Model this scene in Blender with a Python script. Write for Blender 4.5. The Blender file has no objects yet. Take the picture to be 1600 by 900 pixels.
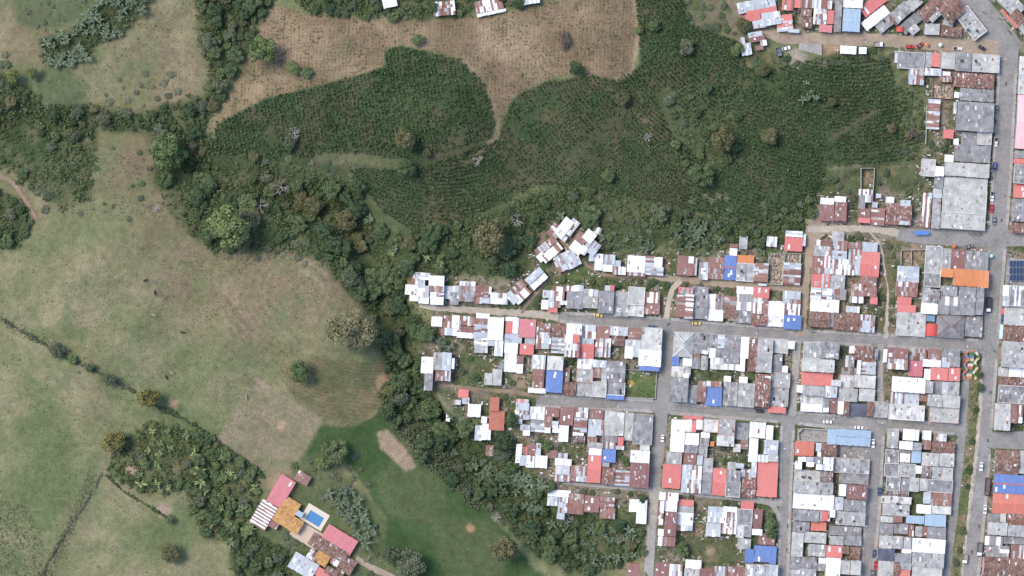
import bpy, bmesh, math, random
import numpy as np
from mathutils import Vector, Matrix

# ------------------------------------------------------------------ camera, sky, sun, exposure
scene = bpy.context.scene
S = 0.3          # metres per photo pixel on the ground
CZ = 1500.0      # height of the aircraft
cd = bpy.data.cameras.new('camera')
cam = bpy.data.objects.new('camera', cd)
scene.collection.objects.link(cam)
cam.location = (0, 0, CZ)
cam.rotation_euler = (0, 0, 0)
cd.sensor_width = 36.0
cd.lens = 36.0 * CZ / (1600 * S)
cd.clip_start = 1.0
cd.clip_end = 20000.0
scene.camera = cam

SUN_EL, SUN_AZ = math.radians(58), math.radians(-62)      # azimuth from +Y towards +X
world = bpy.data.worlds.new('World'); scene.world = world; world.use_nodes = True
wn = world.node_tree.nodes; wl = world.node_tree.links
sky = wn.new('ShaderNodeTexSky'); sky.sky_type = 'NISHITA'; sky.sun_disc = False
sky.sun_elevation = SUN_EL; sky.sun_rotation = SUN_AZ
sky.altitude = 1500; sky.air_density = 1.0; sky.dust_density = 4.0; sky.ozone_density = 1.0
wn['Background'].inputs['Strength'].default_value = 0.15
wl.new(sky.outputs[0], wn['Background'].inputs['Color'])
ld = bpy.data.lights.new('sun', 'SUN'); ld.energy = 1.75; ld.angle = math.radians(24); ld.color = (1.0, 0.915, 0.785)
sun = bpy.data.objects.new('sun', ld); scene.collection.objects.link(sun)
sv = Vector((math.sin(SUN_AZ) * math.cos(SUN_EL), math.cos(SUN_AZ) * math.cos(SUN_EL), math.sin(SUN_EL)))
sun.rotation_euler = sv.to_track_quat('Z', 'Y').to_euler()
sun.location = (-200, 100, 400)
scene.view_settings.view_transform = 'Standard'
scene.view_settings.look = 'None'
scene.view_settings.exposure = 0.82
scene.view_settings.gamma = 1.0
scene.view_settings.use_curve_mapping = False

# ------------------------------------------------------------------ helpers
C = scene.collection
rng = random.Random(7)
nrg = np.random.default_rng(11)

def hashgrid(ix, iy, seed):
    h = (ix.astype(np.int64) * 374761393 + iy.astype(np.int64) * 668265263 + seed * 974711) & 0x7fffffff
    h = ((h ^ (h >> 13)) * 1274126177) & 0x7fffffff
    return ((h ^ (h >> 16)) & 0xffff) / 65535.0

def vn(x, y, s, seed, octs=3):
    x = np.asarray(x, float); y = np.asarray(y, float)
    out = np.zeros_like(x); a = 1.0; t = 0.0
    for o in range(octs):
        u = x / s; v = y / s
        iu = np.floor(u); iv = np.floor(v); fu = u - iu; fv = v - iv
        fu = fu * fu * (3 - 2 * fu); fv = fv * fv * (3 - 2 * fv)
        h00 = hashgrid(iu, iv, seed + o); h10 = hashgrid(iu + 1, iv, seed + o)
        h01 = hashgrid(iu, iv + 1, seed + o); h11 = hashgrid(iu + 1, iv + 1, seed + o)
        out += a * ((h00 * (1 - fu) + h10 * fu) * (1 - fv) + (h01 * (1 - fu) + h11 * fu) * fv)
        t += a; a *= 0.5; s *= 0.5
    return out / t

def inpoly(x, y, poly):
    x = np.asarray(x, float); y = np.asarray(y, float)
    r = np.zeros(x.shape, bool); n = len(poly)
    for i in range(n):
        x1, y1 = poly[i]; x2, y2 = poly[(i + 1) % n]
        if y1 == y2: continue
        c = ((y1 > y) != (y2 > y)) & (x < (x2 - x1) * (y - y1) / (y2 - y1) + x1)
        r ^= c
    return r

def segdist(x, y, pts):
    d = np.full(np.shape(x), 1e9)
    for (x1, y1), (x2, y2) in zip(pts[:-1], pts[1:]):
        dx, dy = x2 - x1, y2 - y1
        t = np.clip(((x - x1) * dx + (y - y1) * dy) / (dx * dx + dy * dy + 1e-9), 0, 1)
        d = np.minimum(d, np.hypot(x - x1 - t * dx, y - y1 - t * dy))
    return d

# ------------------------------------------------------------------ materials
def newmat(name, rough=0.8, spec=0.3):
    m = bpy.data.materials.new(name); m.use_nodes = True
    b = m.node_tree.nodes['Principled BSDF']
    b.inputs['Roughness'].default_value = rough
    b.inputs['Specular IOR Level'].default_value = spec
    return m, m.node_tree.nodes, m.node_tree.links, b

def mixnode(n, l, a, b, f, mode='MIX'):
    x = n.new('ShaderNodeMix'); x.data_type = 'RGBA'; x.blend_type = mode
    for sock, val in ((x.inputs[0], f), (x.inputs[6], a), (x.inputs[7], b)):
        if hasattr(val, 'is_linked') or hasattr(val, 'links'): l.new(val, sock)
        elif isinstance(val, (int, float)): sock.default_value = val
        else: sock.default_value = (*val, 1) if len(val) == 3 else val
    return x.outputs[2]

def noise(n, l, vec, scale, detail=3, rough=0.55):
    t = n.new('ShaderNodeTexNoise'); t.inputs['Scale'].default_value = scale
    t.inputs['Detail'].default_value = detail; t.inputs['Roughness'].default_value = rough
    if vec is not None: l.new(vec, t.inputs['Vector'])
    return t.outputs['Fac']

def ramp(n, l, fac, lo, hi, c0=(0, 0, 0), c1=(1, 1, 1)):
    r = n.new('ShaderNodeValToRGB'); r.color_ramp.elements[0].position = lo; r.color_ramp.elements[1].position = hi
    r.color_ramp.elements[0].color = (*c0, 1); r.color_ramp.elements[1].color = (*c1, 1)
    l.new(fac, r.inputs[0]); return r.outputs[0]

def mathn(n, l, op, a, b=0.5):
    x = n.new('ShaderNodeMath'); x.operation = op
    for i, v in enumerate((a, b)):
        if isinstance(v, (int, float)): x.inputs[i].default_value = v
        else: l.new(v, x.inputs[i])
    return x.outputs[0]

def attr(n, name):
    a = n.new('ShaderNodeAttribute'); a.attribute_name = name; return a

def objpos(n): return n.new('ShaderNodeTexCoord').outputs['Object']
def worldpos(n): return n.new('ShaderNodeNewGeometry').outputs['Position']

def mat_plain(name, col, rough=0.8, var=0.15, scale=1.2, spec=0.3, metallic=0.0):
    m, n, l, b = newmat(name, rough, spec)
    f = noise(n, l, worldpos(n), scale, 4)
    c = mixnode(n, l, tuple(max(0, x * (1 - var)) for x in col), tuple(min(1, x * (1 + var)) for x in col), f)
    l.new(c, b.inputs['Base Color']); b.inputs['Metallic'].default_value = metallic
    return m

# sheet roofs: colour attribute per sheet, alpha = how rusty; streaks run down the sheet
def mat_sheet():
    m, n, l, b = newmat('roof_sheet_metal', 0.5, 0.35)
    a = attr(n, 'Col'); uv = n.new('ShaderNodeUVMap').outputs[0]
    mp = n.new('ShaderNodeMapping'); mp.inputs['Scale'].default_value = (4.2, 0.55, 1); l.new(uv, mp.inputs[0])
    st = noise(n, l, mp.outputs[0], 1.0, 5, 0.65)
    bl = noise(n, l, uv, 0.8, 3)
    s = mathn(n, l, 'ADD', mathn(n, l, 'MULTIPLY', st, 0.65), mathn(n, l, 'MULTIPLY', bl, 0.35))
    thr = mathn(n, l, 'SUBTRACT', 0.86, mathn(n, l, 'MULTIPLY', a.outputs['Alpha'], 0.62))
    k = n.new('ShaderNodeMapRange'); l.new(s, k.inputs[0]); l.new(thr, k.inputs[1])
    l.new(mathn(n, l, 'ADD', thr, 0.14), k.inputs[2])
    rust = ramp(n, l, noise(n, l, uv, 2.3, 3), 0.3, 0.75, (0.15, 0.062, 0.05), (0.34, 0.17, 0.13))
    c = mixnode(n, l, a.outputs['Color'], rust, k.outputs[0])
    fade = ramp(n, l, noise(n, l, uv, 0.45, 4, 0.65), 0.35, 0.75, (0, 0, 0), (0.13, 0.13, 0.13))
    c = mixnode(n, l, c, (0.6, 0.56, 0.54), fade)
    dirt = ramp(n, l, noise(n, l, mp.outputs[0], 0.6, 4), 0.25, 0.8, (0.80, 0.79, 0.78), (1.08, 1.08, 1.08))
    c = mixnode(n, l, c, dirt, 1.0, 'MULTIPLY')
    l.new(c, b.inputs['Base Color'])
    w = n.new('ShaderNodeTexWave'); w.inputs['Scale'].default_value = 1.9; w.bands_direction = 'X'; l.new(uv, w.inputs[0])
    bp = n.new('ShaderNodeBump'); bp.inputs['Strength'].default_value = 0.35; bp.inputs['Distance'].default_value = 0.05
    l.new(w.outputs['Fac'], bp.inputs['Height']); l.new(bp.outputs[0], b.inputs['Normal'])
    return m

def mat_masonry(name, scale, lo, hi, rough=0.92):
    m, n, l, b = newmat(name, rough, 0.15)
    a = attr(n, 'Col'); p = worldpos(n)
    f1 = ramp(n, l, noise(n, l, p, scale, 5, 0.62), 0.28, 0.72, (lo,) * 3, (hi,) * 3)
    f2 = ramp(n, l, noise(n, l, p, scale * 6, 3), 0.3, 0.7, (0.86,) * 3, (1.1,) * 3)
    c = mixnode(n, l, mixnode(n, l, a.outputs['Color'], f1, 1.0, 'MULTIPLY'), f2, 1.0, 'MULTIPLY')
    l.new(c, b.inputs['Base Color'])
    return m

def mat_ground():
    m, n, l, b = newmat('ground_cover', 0.95, 0.1)
    a = attr(n, 'Col'); p = worldpos(n)
    f0 = ramp(n, l, noise(n, l, p, 0.055, 4, 0.6), 0.3, 0.7, (0.86, 0.88, 0.82), (1.12, 1.08, 1.10))
    f1 = ramp(n, l, noise(n, l, p, 0.35, 5, 0.68), 0.3, 0.7, (0.76, 0.78, 0.74), (1.22, 1.2, 1.24))
    f2 = ramp(n, l, noise(n, l, p, 2.0, 4, 0.75), 0.3, 0.7, (0.6, 0.63, 0.57), (1.36, 1.32, 1.38))
    c = mixnode(n, l, a.outputs['Color'], f0, 1.0, 'MULTIPLY')
    c = mixnode(n, l, c, f1, 1.0, 'MULTIPLY'); c = mixnode(n, l, c, f2, 1.0, 'MULTIPLY')
    l.new(c, b.inputs['Base Color'])
    bp = n.new('ShaderNodeBump'); bp.inputs['Strength'].default_value = 0.5; bp.inputs['Distance'].default_value = 0.25
    l.new(noise(n, l, p, 1.6, 4, 0.7), bp.inputs['Height']); l.new(bp.outputs[0], b.inputs['Normal'])
    return m

def mat_leaf(name, dark, light, extra=None, rough=0.6):
    m, n, l, b = newmat(name, rough, 0.25)
    a = attr(n, 'tone'); oi = n.new('ShaderNodeObjectInfo')
    c = mixnode(n, l, dark, light, a.outputs['Fac'])
    hv = n.new('ShaderNodeHueSaturation'); l.new(c, hv.inputs['Color'])
    mr = n.new('ShaderNodeMapRange'); l.new(oi.outputs['Random'], mr.inputs[0]); mr.inputs[3].default_value = 0.47; mr.inputs[4].default_value = 0.512
    l.new(mr.outputs[0], hv.inputs['Hue'])
    m2 = n.new('ShaderNodeMapRange'); l.new(oi.outputs['Random'], m2.inputs[0]); m2.inputs[3].default_value = 1.22; m2.inputs[4].default_value = 0.8
    l.new(m2.outputs[0], hv.inputs['Value'])
    out = hv.outputs[0]
    if extra:
        e = attr(n, 'bloom'); out = mixnode(n, l, out, extra, e.outputs['Fac'])
    l.new(out, b.inputs['Base Color'])
    tr = n.new('ShaderNodeBsdfTranslucent'); l.new(out, tr.inputs['Color'])
    ms = n.new('ShaderNodeMixShader'); ms.inputs[0].default_value = 0.18
    l.new(b.outputs[0], ms.inputs[1]); l.new(tr.outputs[0], ms.inputs[2])
    l.new(ms.outputs[0], n['Material Output'].inputs['Surface'])
    return m

def mat_road(name, col, crack=0.5, patch=0.3):
    m, n, l, b = newmat(name, 0.9, 0.2); p = worldpos(n)
    f = ramp(n, l, noise(n, l, p, 0.12, 5, 0.65), 0.3, 0.7, tuple(c * (1 - patch) for c in col), tuple(c * (1 + patch) for c in col))
    g = ramp(n, l, noise(n, l, p, 0.7, 6, 0.75), 0.3, 0.7, (0.78, 0.78, 0.77), (1.16, 1.15, 1.13))
    c = mixnode(n, l, f, g, 1.0, 'MULTIPLY')
    v = n.new('ShaderNodeTexVoronoi'); v.feature = 'DISTANCE_TO_EDGE'; v.inputs['Scale'].default_value = 0.22; l.new(p, v.inputs['Vector'])
    k = ramp(n, l, v.outputs['Distance'], 0.0, 0.03, (1 - crack,) * 3, (1, 1, 1))
    c = mixnode(n, l, c, k, 1.0, 'MULTIPLY')
    l.new(c, b.inputs['Base Color'])
    return m

M = {}
M['sheet'] = mat_sheet()
M['fibre'] = mat_masonry('weathered_fibre_cement', 0.3, 0.62, 1.22)
M['slab'] = mat_masonry('stained_concrete_slab', 0.25, 0.66, 1.16)
M['tile'] = mat_masonry('old_clay_tile', 0.5, 0.66, 1.28)
M['plaster'] = mat_masonry('painted_plaster', 0.4, 0.8, 1.05)
M['ground'] = mat_ground()
M['asphalt'] = mat_road('worn_street_asphalt', (0.258, 0.25, 0.245), 0.12, 0.2)
M['concrete_road'] = mat_road('pale_concrete_paving', (0.34, 0.325, 0.31), 0.3, 0.16)
M['dirt_road'] = mat_road('packed_dirt', (0.33, 0.265, 0.205), 0.0, 0.2)
M['pale_dirt'] = mat_road('pale_gravel_dirt', (0.42, 0.37, 0.315), 0.0, 0.2)
M['footpath'] = mat_road('trodden_earth', (0.25, 0.185, 0.135), 0.0, 0.25)
M['kerb'] = mat_road('sidewalk_concrete', (0.35, 0.34, 0.335), 0.35, 0.2)
M['bark'] = mat_plain('tree_bark', (0.13, 0.11, 0.085), 0.9, 0.35, 3)
M['deadwood'] = mat_plain('bare_dead_branches', (0.42, 0.39, 0.36), 0.9, 0.2, 3)
M['white'] = mat_plain('white_paint', (0.78, 0.78, 0.77), 0.5, 0.05)
M['glass_sheet'] = mat_plain('translucent_skylight_sheet', (0.72, 0.73, 0.72), 0.35, 0.08, 0.6)
M['dark_glass'] = mat_plain('dark_glass', (0.02, 0.023, 0.028), 0.12, 0.1, 1, 0.5)
M['tyre'] = mat_plain('tyre_rubber', (0.025, 0.025, 0.026), 0.85, 0.2)
M['rim'] = mat_plain('wheel_metal', (0.35, 0.35, 0.36), 0.4, 0.1, 1, 0.5, 0.6)
M['lamp'] = mat_plain('headlight_glass', (0.75, 0.75, 0.7), 0.2, 0.05)
M['dark'] = mat_plain('dark_opening', (0.035, 0.033, 0.035), 0.8, 0.2)
M['metal'] = mat_plain('grey_steel', (0.3, 0.31, 0.32), 0.45, 0.15, 2, 0.5)
LEAFC = {
 'bright': ((0.105, 0.165, 0.06), (0.205, 0.27, 0.12), None),
 'mid': ((0.0713, 0.1166, 0.0518), (0.1620, 0.2214, 0.1026), None),
 'dark': ((0.0493, 0.0874, 0.0403), (0.1120, 0.1658, 0.0806), None),
 'grey': ((0.095, 0.12, 0.072), (0.18, 0.205, 0.13), None),
 'olive': ((0.12, 0.13, 0.06), (0.215, 0.215, 0.11), None),
 'pale':   ((0.16, 0.155, 0.082), (0.34, 0.32, 0.185), None),
 'yellow': ((0.06, 0.075, 0.03), (0.12, 0.135, 0.045), (0.33, 0.27, 0.08)),
 'bamboo': ((0.125, 0.165, 0.06), (0.225, 0.265, 0.115), None),
 'banana': ((0.0620, 0.1000, 0.0560), (0.1650, 0.2150, 0.1350), None),
 'palebanana': ((0.105, 0.16, 0.06), (0.25, 0.31, 0.135), None),
 'coffee': ((0.0278, 0.0650, 0.0278), (0.1067, 0.1647, 0.0766), None),
 'seedling': ((0.06, 0.08, 0.04), (0.11, 0.135, 0.068), None),
 'weed': ((0.0893, 0.1103, 0.0630), (0.2310, 0.2467, 0.1575), None),
 'under': ((0.0648, 0.1080, 0.0454), (0.1728, 0.2214, 0.1026), None),
 'rust':   ((0.12, 0.10, 0.068), (0.22, 0.18, 0.125), None),
}
for k, (d, li, ex) in LEAFC.items(): M['leaf_' + k] = mat_leaf('leaves_' + k, d, li, ex)
_paint = {}
def paint(col, rough=0.35):
    key = tuple(col)
    if key not in _paint: _paint[key] = mat_plain('paint_%d' % len(_paint), col, rough, 0.04, 2, 0.5)
    return _paint[key]

# ------------------------------------------------------------------ mesh builders
class MB:
    """collects faces of ONE piece"""
    def __init__(s): s.v = []; s.f = []; s.c = []; s.uv = []
    def face(s, pts, col=(1, 1, 1, 0), uvs=None):
        i = len(s.v); s.v.extend(pts); s.f.append(tuple(range(i, i + len(pts)))); s.c.append(col); s.uv.append(uvs)
    def hexa(s, b, t, col=(1, 1, 1, 0), bottom=False):
        n = len(b)
        s.face(list(t), col)
        for i in range(n):
            j = (i + 1) % n; s.face([b[i], b[j], t[j], t[i]], col)
        if bottom: s.face(list(reversed(b)), col)
    def box(s, x0, x1, y0, y1, z0, z1, col=(1, 1, 1, 0), bottom=False):
        s.hexa([(x0, y0, z0), (x1, y0, z0), (x1, y1, z0), (x0, y1, z0)], [(x0, y0, z1), (x1, y0, z1), (x1, y1, z1), (x0, y1, z1)], col, bottom)
    def tube(s, p, q, r0, r1, n=6, col=(1, 1, 1, 0), cap=True):
        p = Vector(p); q = Vector(q); d = (q - p)
        if d.length < 1e-6: return
        d.normalize(); u = d.orthogonal().normalized(); w = d.cross(u)
        a = [tuple(p + r0 * (math.cos(t) * u + math.sin(t) * w)) for t in [2 * math.pi * i / n for i in range(n)]]
        b = [tuple(q + r1 * (math.cos(t) * u + math.sin(t) * w)) for t in [2 * math.pi * i / n for i in range(n)]]
        for i in range(n):
            j = (i + 1) % n; s.face([a[i], a[j], b[j], b[i]], col)
        if cap: s.face(b, col); s.face(a[::-1], col)
    def mesh(s, name, mat, col=False, uv=False, off=(0, 0, 0), smooth=False):
        m = bpy.data.meshes.new(name)
        ox, oy, oz = off
        vs = [(x - ox, y - oy, z - oz) for x, y, z in s.v] if off != (0, 0, 0) else s.v
        m.from_pydata(vs, [], s.f)
        if col:
            at = m.color_attributes.new('Col', 'FLOAT_COLOR', 'CORNER')
            buf = []
            for f, c in zip(s.f, s.c): buf.extend(list(c if len(c) == 4 else (*c, 0)) * len(f))
            at.data.foreach_set('color', np.array(buf, np.float32))
        if uv:
            ul = m.uv_layers.new(name='UVMap'); buf = []
            for f, u in zip(s.f, s.uv):
                if u is None: buf.extend([0.0, 0.0] * len(f))
                else:
                    for q in u: buf.extend(q)
            ul.data.foreach_set('uv', np.array(buf, np.float32))
        m.materials.append(mat)
        if smooth: m.polygons.foreach_set('use_smooth', np.ones(len(m.polygons), bool))
        return m

def ob(name, mesh, parent=None, loc=(0, 0, 0), rz=0.0):
    o = bpy.data.objects.new(name, mesh); C.objects.link(o)
    if parent is not None: o.parent = parent
    o.location = loc; o.rotation_euler = (0, 0, rz); return o
def tag(o, label, cat, group=None):
    o['label'] = label; o['category'] = cat
    if group: o['group'] = group
    return o
def thing(name, label, cat, loc=(0, 0, 0), rz=0.0, group=None):
    return tag(ob(name, None, None, loc, rz), label, cat, group)
def struct(o, kind='structure'): o['kind'] = kind; return o
def dup(root, loc, rz=0.0, sc=1.0, label=None, group=None):
    r = root.copy(); C.objects.link(r); r.location = loc; r.rotation_euler = (0, 0, rz)
    r.scale = sc if isinstance(sc, tuple) else (sc, sc, sc)
    if label: r['label'] = label
    if group: r['group'] = group
    for ch in root.children:
        c = ch.copy(); C.objects.link(c); c.parent = r
        for g in ch.children:
            d = g.copy(); C.objects.link(d); d.parent = c
    return r
def npmesh(name, verts, faces, mat, tone=None, bloom=None, col=None, smooth=False):
    """verts (n,3), faces (m,k) arrays"""
    m = bpy.data.meshes.new(name); nf, k = faces.shape
    m.vertices.add(len(verts)); m.vertices.foreach_set('co', np.ascontiguousarray(verts, np.float32).ravel())
    m.loops.add(nf * k); m.loops.foreach_set('vertex_index', np.ascontiguousarray(faces, np.int32).ravel())
    m.polygons.add(nf); m.polygons.foreach_set('loop_start', np.arange(0, nf * k, k, dtype=np.int32))
    m.update(calc_edges=True)
    if smooth: m.polygons.foreach_set('use_smooth', np.ones(nf, bool))
    for nm, arr in (('tone', tone), ('bloom', bloom)):
        if arr is not None:
            a = m.attributes.new(nm, 'FLOAT', 'FACE'); a.data.foreach_set('value', np.ascontiguousarray(arr, np.float32))
    if col is not None:
        a = m.color_attributes.new('Col', 'FLOAT_COLOR', 'POINT'); a.data.foreach_set('color', np.ascontiguousarray(col, np.float32).ravel())
    m.materials.append(mat); return m

# ------------------------------------------------------------------ the lie of the land
POLY = {
 'field': [(430, 8), (480, 22), (590, 30), (680, 30), (760, 25), (850, 4), (990, -20), (995, 60), (985, 113), (960, 122), (890, 115), (850, 125), (800, 150), (782, 195), (774, 185), (760, 130), (720, 92), (625, 70), (602, 78), (600, 105), (520, 128), (420, 152), (345, 188), (318, 208), (350, 160), (378, 110), (400, 50)],
 'coffee': [(345, 190), (420, 152), (520, 128), (598, 107), (605, 76), (625, 72), (720, 92), (760, 130), (775, 185), (782, 200), (800, 152), (850, 128), (930, 118), (960, 125), (1000, 105), (998, 40), (990, -20), (1060, -20), (1085, 40), (1150, 65), (1165, 105), (1205, 110), (1250, 95), (1300, 85), (1392, 90), (1400, 130), (1448, 150), (1450, 210), (1430, 250), (1290, 262), (1275, 330), (1180, 352), (1100, 335), (1000, 312), (900, 290), (830, 290), (790, 318), (720, 347), (640, 357), (600, 335), (560, 285), (480, 262), (330, 238)],
 'lawn': [(505, 660), (560, 665), (600, 640), (640, 700), (720, 762), (770, 800), (830, 880), (890, 960), (620, 960), (560, 850), (590, 800), (560, 740), (520, 700), (470, 722)],
 'plot': [(589, 677), (606, 672), (623, 690), (641, 712), (650, 730), (632, 736), (612, 715), (596, 700)],
 'paddock': [(400, 588), (505, 657), (455, 735), (430, 745), (340, 687)],
 'slope': [(440, 572), (520, 560), (600, 565), (603, 630), (560, 664), (508, 655), (445, 615)],
 'town': [(650, 425), (800, 440), (860, 345), (930, 360), (980, 395), (1200, 388), (1262, 358), (1275, 300), (1440, 240), (1445, 140), (1395, 80), (1310, 88), (1200, 58), (1140, -60), (2600, -60), (2600, 1800), (1010, 1800), (1010, 880), (1005, 800), (860, 770), (800, 690), (700, 640), (655, 560), (680, 500)],
 'garden': [(978, 580), (1026, 580), (1023, 622), (976, 620)],
 'orchard': [(185, 690), (240, 655), (330, 680), (400, 735), (412, 790), (380, 855), (315, 835), (290, 765), (230, 775), (165, 740)],
 'wood1': [(-40, 85), (50, 140), (70, 165), (135, 165), (215, 178), (300, 150), (335, 165), (320, 205), (245, 205), (150, 205), (140, 310), (95, 330), (60, 300), (45, 300), (10, 260), (-40, 250)],
 'wood2': [(305, -20), (440, -20), (405, 40), (382, 95), (345, 165), (310, 175), (330, 120), (312, 60)],
 'wood3': [(240, 185), (300, 200), (330, 215), (380, 238), (480, 265), (560, 287), (572, 340), (620, 362), (700, 352), (790, 330), (830, 300), (900, 292), (1000, 315), (1060, 330), (1060, 385), (1000, 392), (930, 395), (870, 345), (830, 385), (820, 430), (640, 425), (625, 470), (600, 500), (560, 470), (500, 405), (440, 390), (330, 390), (275, 345), (245, 290)],
 'wood4': [(520, 420), (625, 440), (635, 480), (690, 520), (680, 550), (655, 600), (700, 650), (800, 690), (810, 735), (860, 760), (860, 800), (900, 880), (840, 870), (765, 795), (655, 722), (592, 640), (605, 560), (575, 490)],
 'wood5': [(850, 800), (1010, 805), (1012, 865), (970, 885), (890, 900), (850, 850)],
 'wood6': [(-40, 285), (32, 310), (50, 345), (30, 385), (-40, 390)],
 'wood7': [(1050, 330), (1180, 350), (1275, 300), (1268, 362), (1195, 385), (1060, 390)],
 'wood8': [(455, -20), (840, -20), (840, 8), (690, 30), (560, 30), (480, 20)],
 'wood9': [(392, 830), (460, 868), (448, 920), (370, 920), (360, 850)],
 'scrub': [(1040, 140), (1150, 130), (1160, 260), (1060, 260)],
 'bananaA': [(62, 62), (105, 50), (130, 32), (150, 5), (190, -8), (232, -8), (222, 30), (196, 52), (160, 62), (142, 88), (105, 104), (70, 98)],
 'bananaB': [(510, 760), (560, 770), (590, 830), (575, 860), (560, 840), (520, 790)],
 'bananaC': [(740, 715), (800, 735), (850, 750), (845, 800), (800, 800), (740, 740)],
 'bananaD': [(860, 810), (1000, 830), (1000, 870), (920, 890), (870, 840)],
 'bananaE': [(1050, 355), (1120, 350), (1140, 385), (1060, 392)],
 'median': [(1518, 548), (1534, 560), (1534, 620), (1523, 700), (1512, 800), (1500, 910), (1484, 910), (1497, 800), (1508, 700), (1514, 620)],
}
RAVINE = [(-40, 190), (130, 200), (300, 260), (420, 300), (540, 340), (590, 420), (615, 520), (650, 600), (720, 700), (830, 800), (960, 880), (1000, 960)]
ax = np.concatenate([-np.geomspace(9000, 80, 26)[:-1], np.arange(-80, 1681, 2.5), 1600 + np.geomspace(80, 9000, 26)[1:]])
ay = np.concatenate([-np.geomspace(9000, 60, 26)[:-1], np.arange(-60, 961, 2.5), 900 + np.geomspace(60, 9000, 26)[1:]])
GX, GY = np.meshgrid(ax, ay)
wx = GX + (vn(GX, GY, 22, 5, 3) - 0.5) * 16; wy = GY + (vn(GX, GY, 22, 9, 3) - 0.5) * 16
tx = GX + (vn(GX, GY, 9, 15, 2) - 0.5) * 4; ty = GY + (vn(GX, GY, 9, 19, 2) - 0.5) * 4
Z = {k: inpoly(tx, ty, p) if k in ('field', 'coffee', 'plot', 'paddock', 'median', 'garden', 'town') else inpoly(wx, wy, p) for k, p in POLY.items()}
def blur(a, n=1):
    a = a.astype(float)
    for _ in range(n):
        b = np.pad(a, 1, mode='edge')
        a = (b[1:-1, :-2] + b[1:-1, 2:] + b[:-2, 1:-1] + b[2:, 1:-1] + 2 * b[1:-1, 1:-1]) / 6
    return a
def gau(x, y, s): return np.exp(-((GX - x) ** 2 + (GY - y) ** 2) / (2 * s * s))
H = 7.0 * gau(470, 455, 90) + 5 * gau(200, 380, 90) + 4 * gau(150, 640, 130) + 5 * gau(600, 80, 120) + 5 * gau(880, 60, 140) + 6 * gau(700, 200, 60) + 5 * gau(1250, 190, 90) + 3 * gau(520, 600, 50)
HS = H.copy()
H += (vn(GX, GY, 90, 31, 3) - 0.5) * 5
H -= 9 * np.exp(-(segdist(GX, GY, RAVINE) / 38.0) ** 2)
flat = blur(inpoly(GX, GY, POLY['town']), 60) + np.exp(-((GX - 480) ** 2 + (GY - 820) ** 2) / (2 * 70 ** 2)) * 1.2
flat = np.clip(flat * 2.2, 0, 1)
H = H * (1 - flat * flat * (3 - 2 * flat))
H = np.where((np.abs(GX - 800) > 1200) | (np.abs(GY - 450) > 800), H * 0.3, H)
def hz(px, py):
    px = np.asarray(px, float); py = np.asarray(py, float)
    ix = np.clip(np.searchsorted(ax, px) - 1, 0, len(ax) - 2); iy = np.clip(np.searchsorted(ay, py) - 1, 0, len(ay) - 2)
    fx = (px - ax[ix]) / (ax[ix + 1] - ax[ix]); fy = (py - ay[iy]) / (ay[iy + 1] - ay[iy])
    return (H[iy, ix] * (1 - fx) + H[iy, ix + 1] * fx) * (1 - fy) + (H[iy + 1, ix] * (1 - fx) + H[iy + 1, ix + 1] * fx) * fy
def P(px, py, dz=0.0, z=None):
    zz = (float(hz(px, py)) + dz) if z is None else z
    s = (CZ - zz) / CZ
    return ((px - 800) * S * s, (450 - py) * S * s, zz)
def Pn(px, py, dz=0.0):
    zz = hz(px, py) + dz; s = (CZ - zz) / CZ
    return np.stack([(px - 800) * S * s, (450 - py) * S * s, zz], -1)

# what grows or lies where (real surface colours)
def lerp(a, b, t): return a + (b - a) * t[..., None]
def K(*c): return np.array(c, float)
n1 = vn(GX, GY, 70, 41, 4); n2 = vn(GX, GY, 26, 47, 4); n3 = vn(GX, GY, 9, 53, 3)
col = lerp(K(0.142, 0.168, 0.082), K(0.225, 0.212, 0.125), np.clip((n1 - 0.38) * 3.2, 0, 1))
col = lerp(col, K(0.105, 0.142, 0.066), np.clip((n2 - 0.52) * 3.5, 0, 1) * 0.7)
dry = np.clip(gau(300, 380, 80) + 0.9 * gau(400, 440, 90) + 0.7 * gau(520, 450, 50) + gau(470, 420, 55) + gau(230, 270, 45) + gau(250, 100, 70) + gau(430, 720, 50) + 0.8 * gau(60, 290, 50) + gau(30, 60, 45), 0, 1)
col = lerp(col, K(0.215, 0.168, 0.112), dry * np.clip(0.25 + 1.8 * (n2 - 0.25), 0, 1) * 0.9)
# cattle terraces follow the contours of the knolls
gz = np.hypot(*np.gradient(HS, ay, ax))
terr = np.sin(2 * math.pi * (HS + 1.1 * (n1 - 0.5) + 0.35 * (n2 - 0.5)) / 0.42) * np.clip((n1 - 0.25) * 2.5, 0.15, 1)
terrmask = np.clip((gz - 0.012) * 60, 0, 1) * np.clip(gau(440, 450, 120) * 1.3 + gau(520, 600, 70) * 1.5 + gau(300, 420, 80), 0, 1)
col = col * (1 + (0.13 * terr * terrmask)[..., None])
def put(mask, c, t=1.0, bl=1):
    global col
    col = lerp(col, c if isinstance(c, np.ndarray) and c.ndim == 3 else np.broadcast_to(c, col.shape), blur(mask, bl) * t)
put(Z['slope'], lerp(K(0.11, 0.115, 0.058), K(0.215, 0.16, 0.1), np.clip((n2 - 0.35) * 2.5, 0, 1)) * (1 + 0.2 * np.sin(2 * math.pi * (np.hypot(GX - 590, (GY - 440) * 1.1) + 14 * n1 + 4 * n2) / 6.6))[..., None], 0.85, 4)
put(Z['paddock'], lerp(K(0.205, 0.195, 0.12), K(0.275, 0.215, 0.155), np.clip((n2 - 0.35) * 2, 0, 1)), 0.9, 1)
put(Z['lawn'], lerp(K(0.042, 0.082, 0.03), K(0.068, 0.108, 0.043), np.clip((n1 - 0.3) * 1.6 + (n2 - 0.5), 0, 1)), 1.0, 2)
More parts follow.
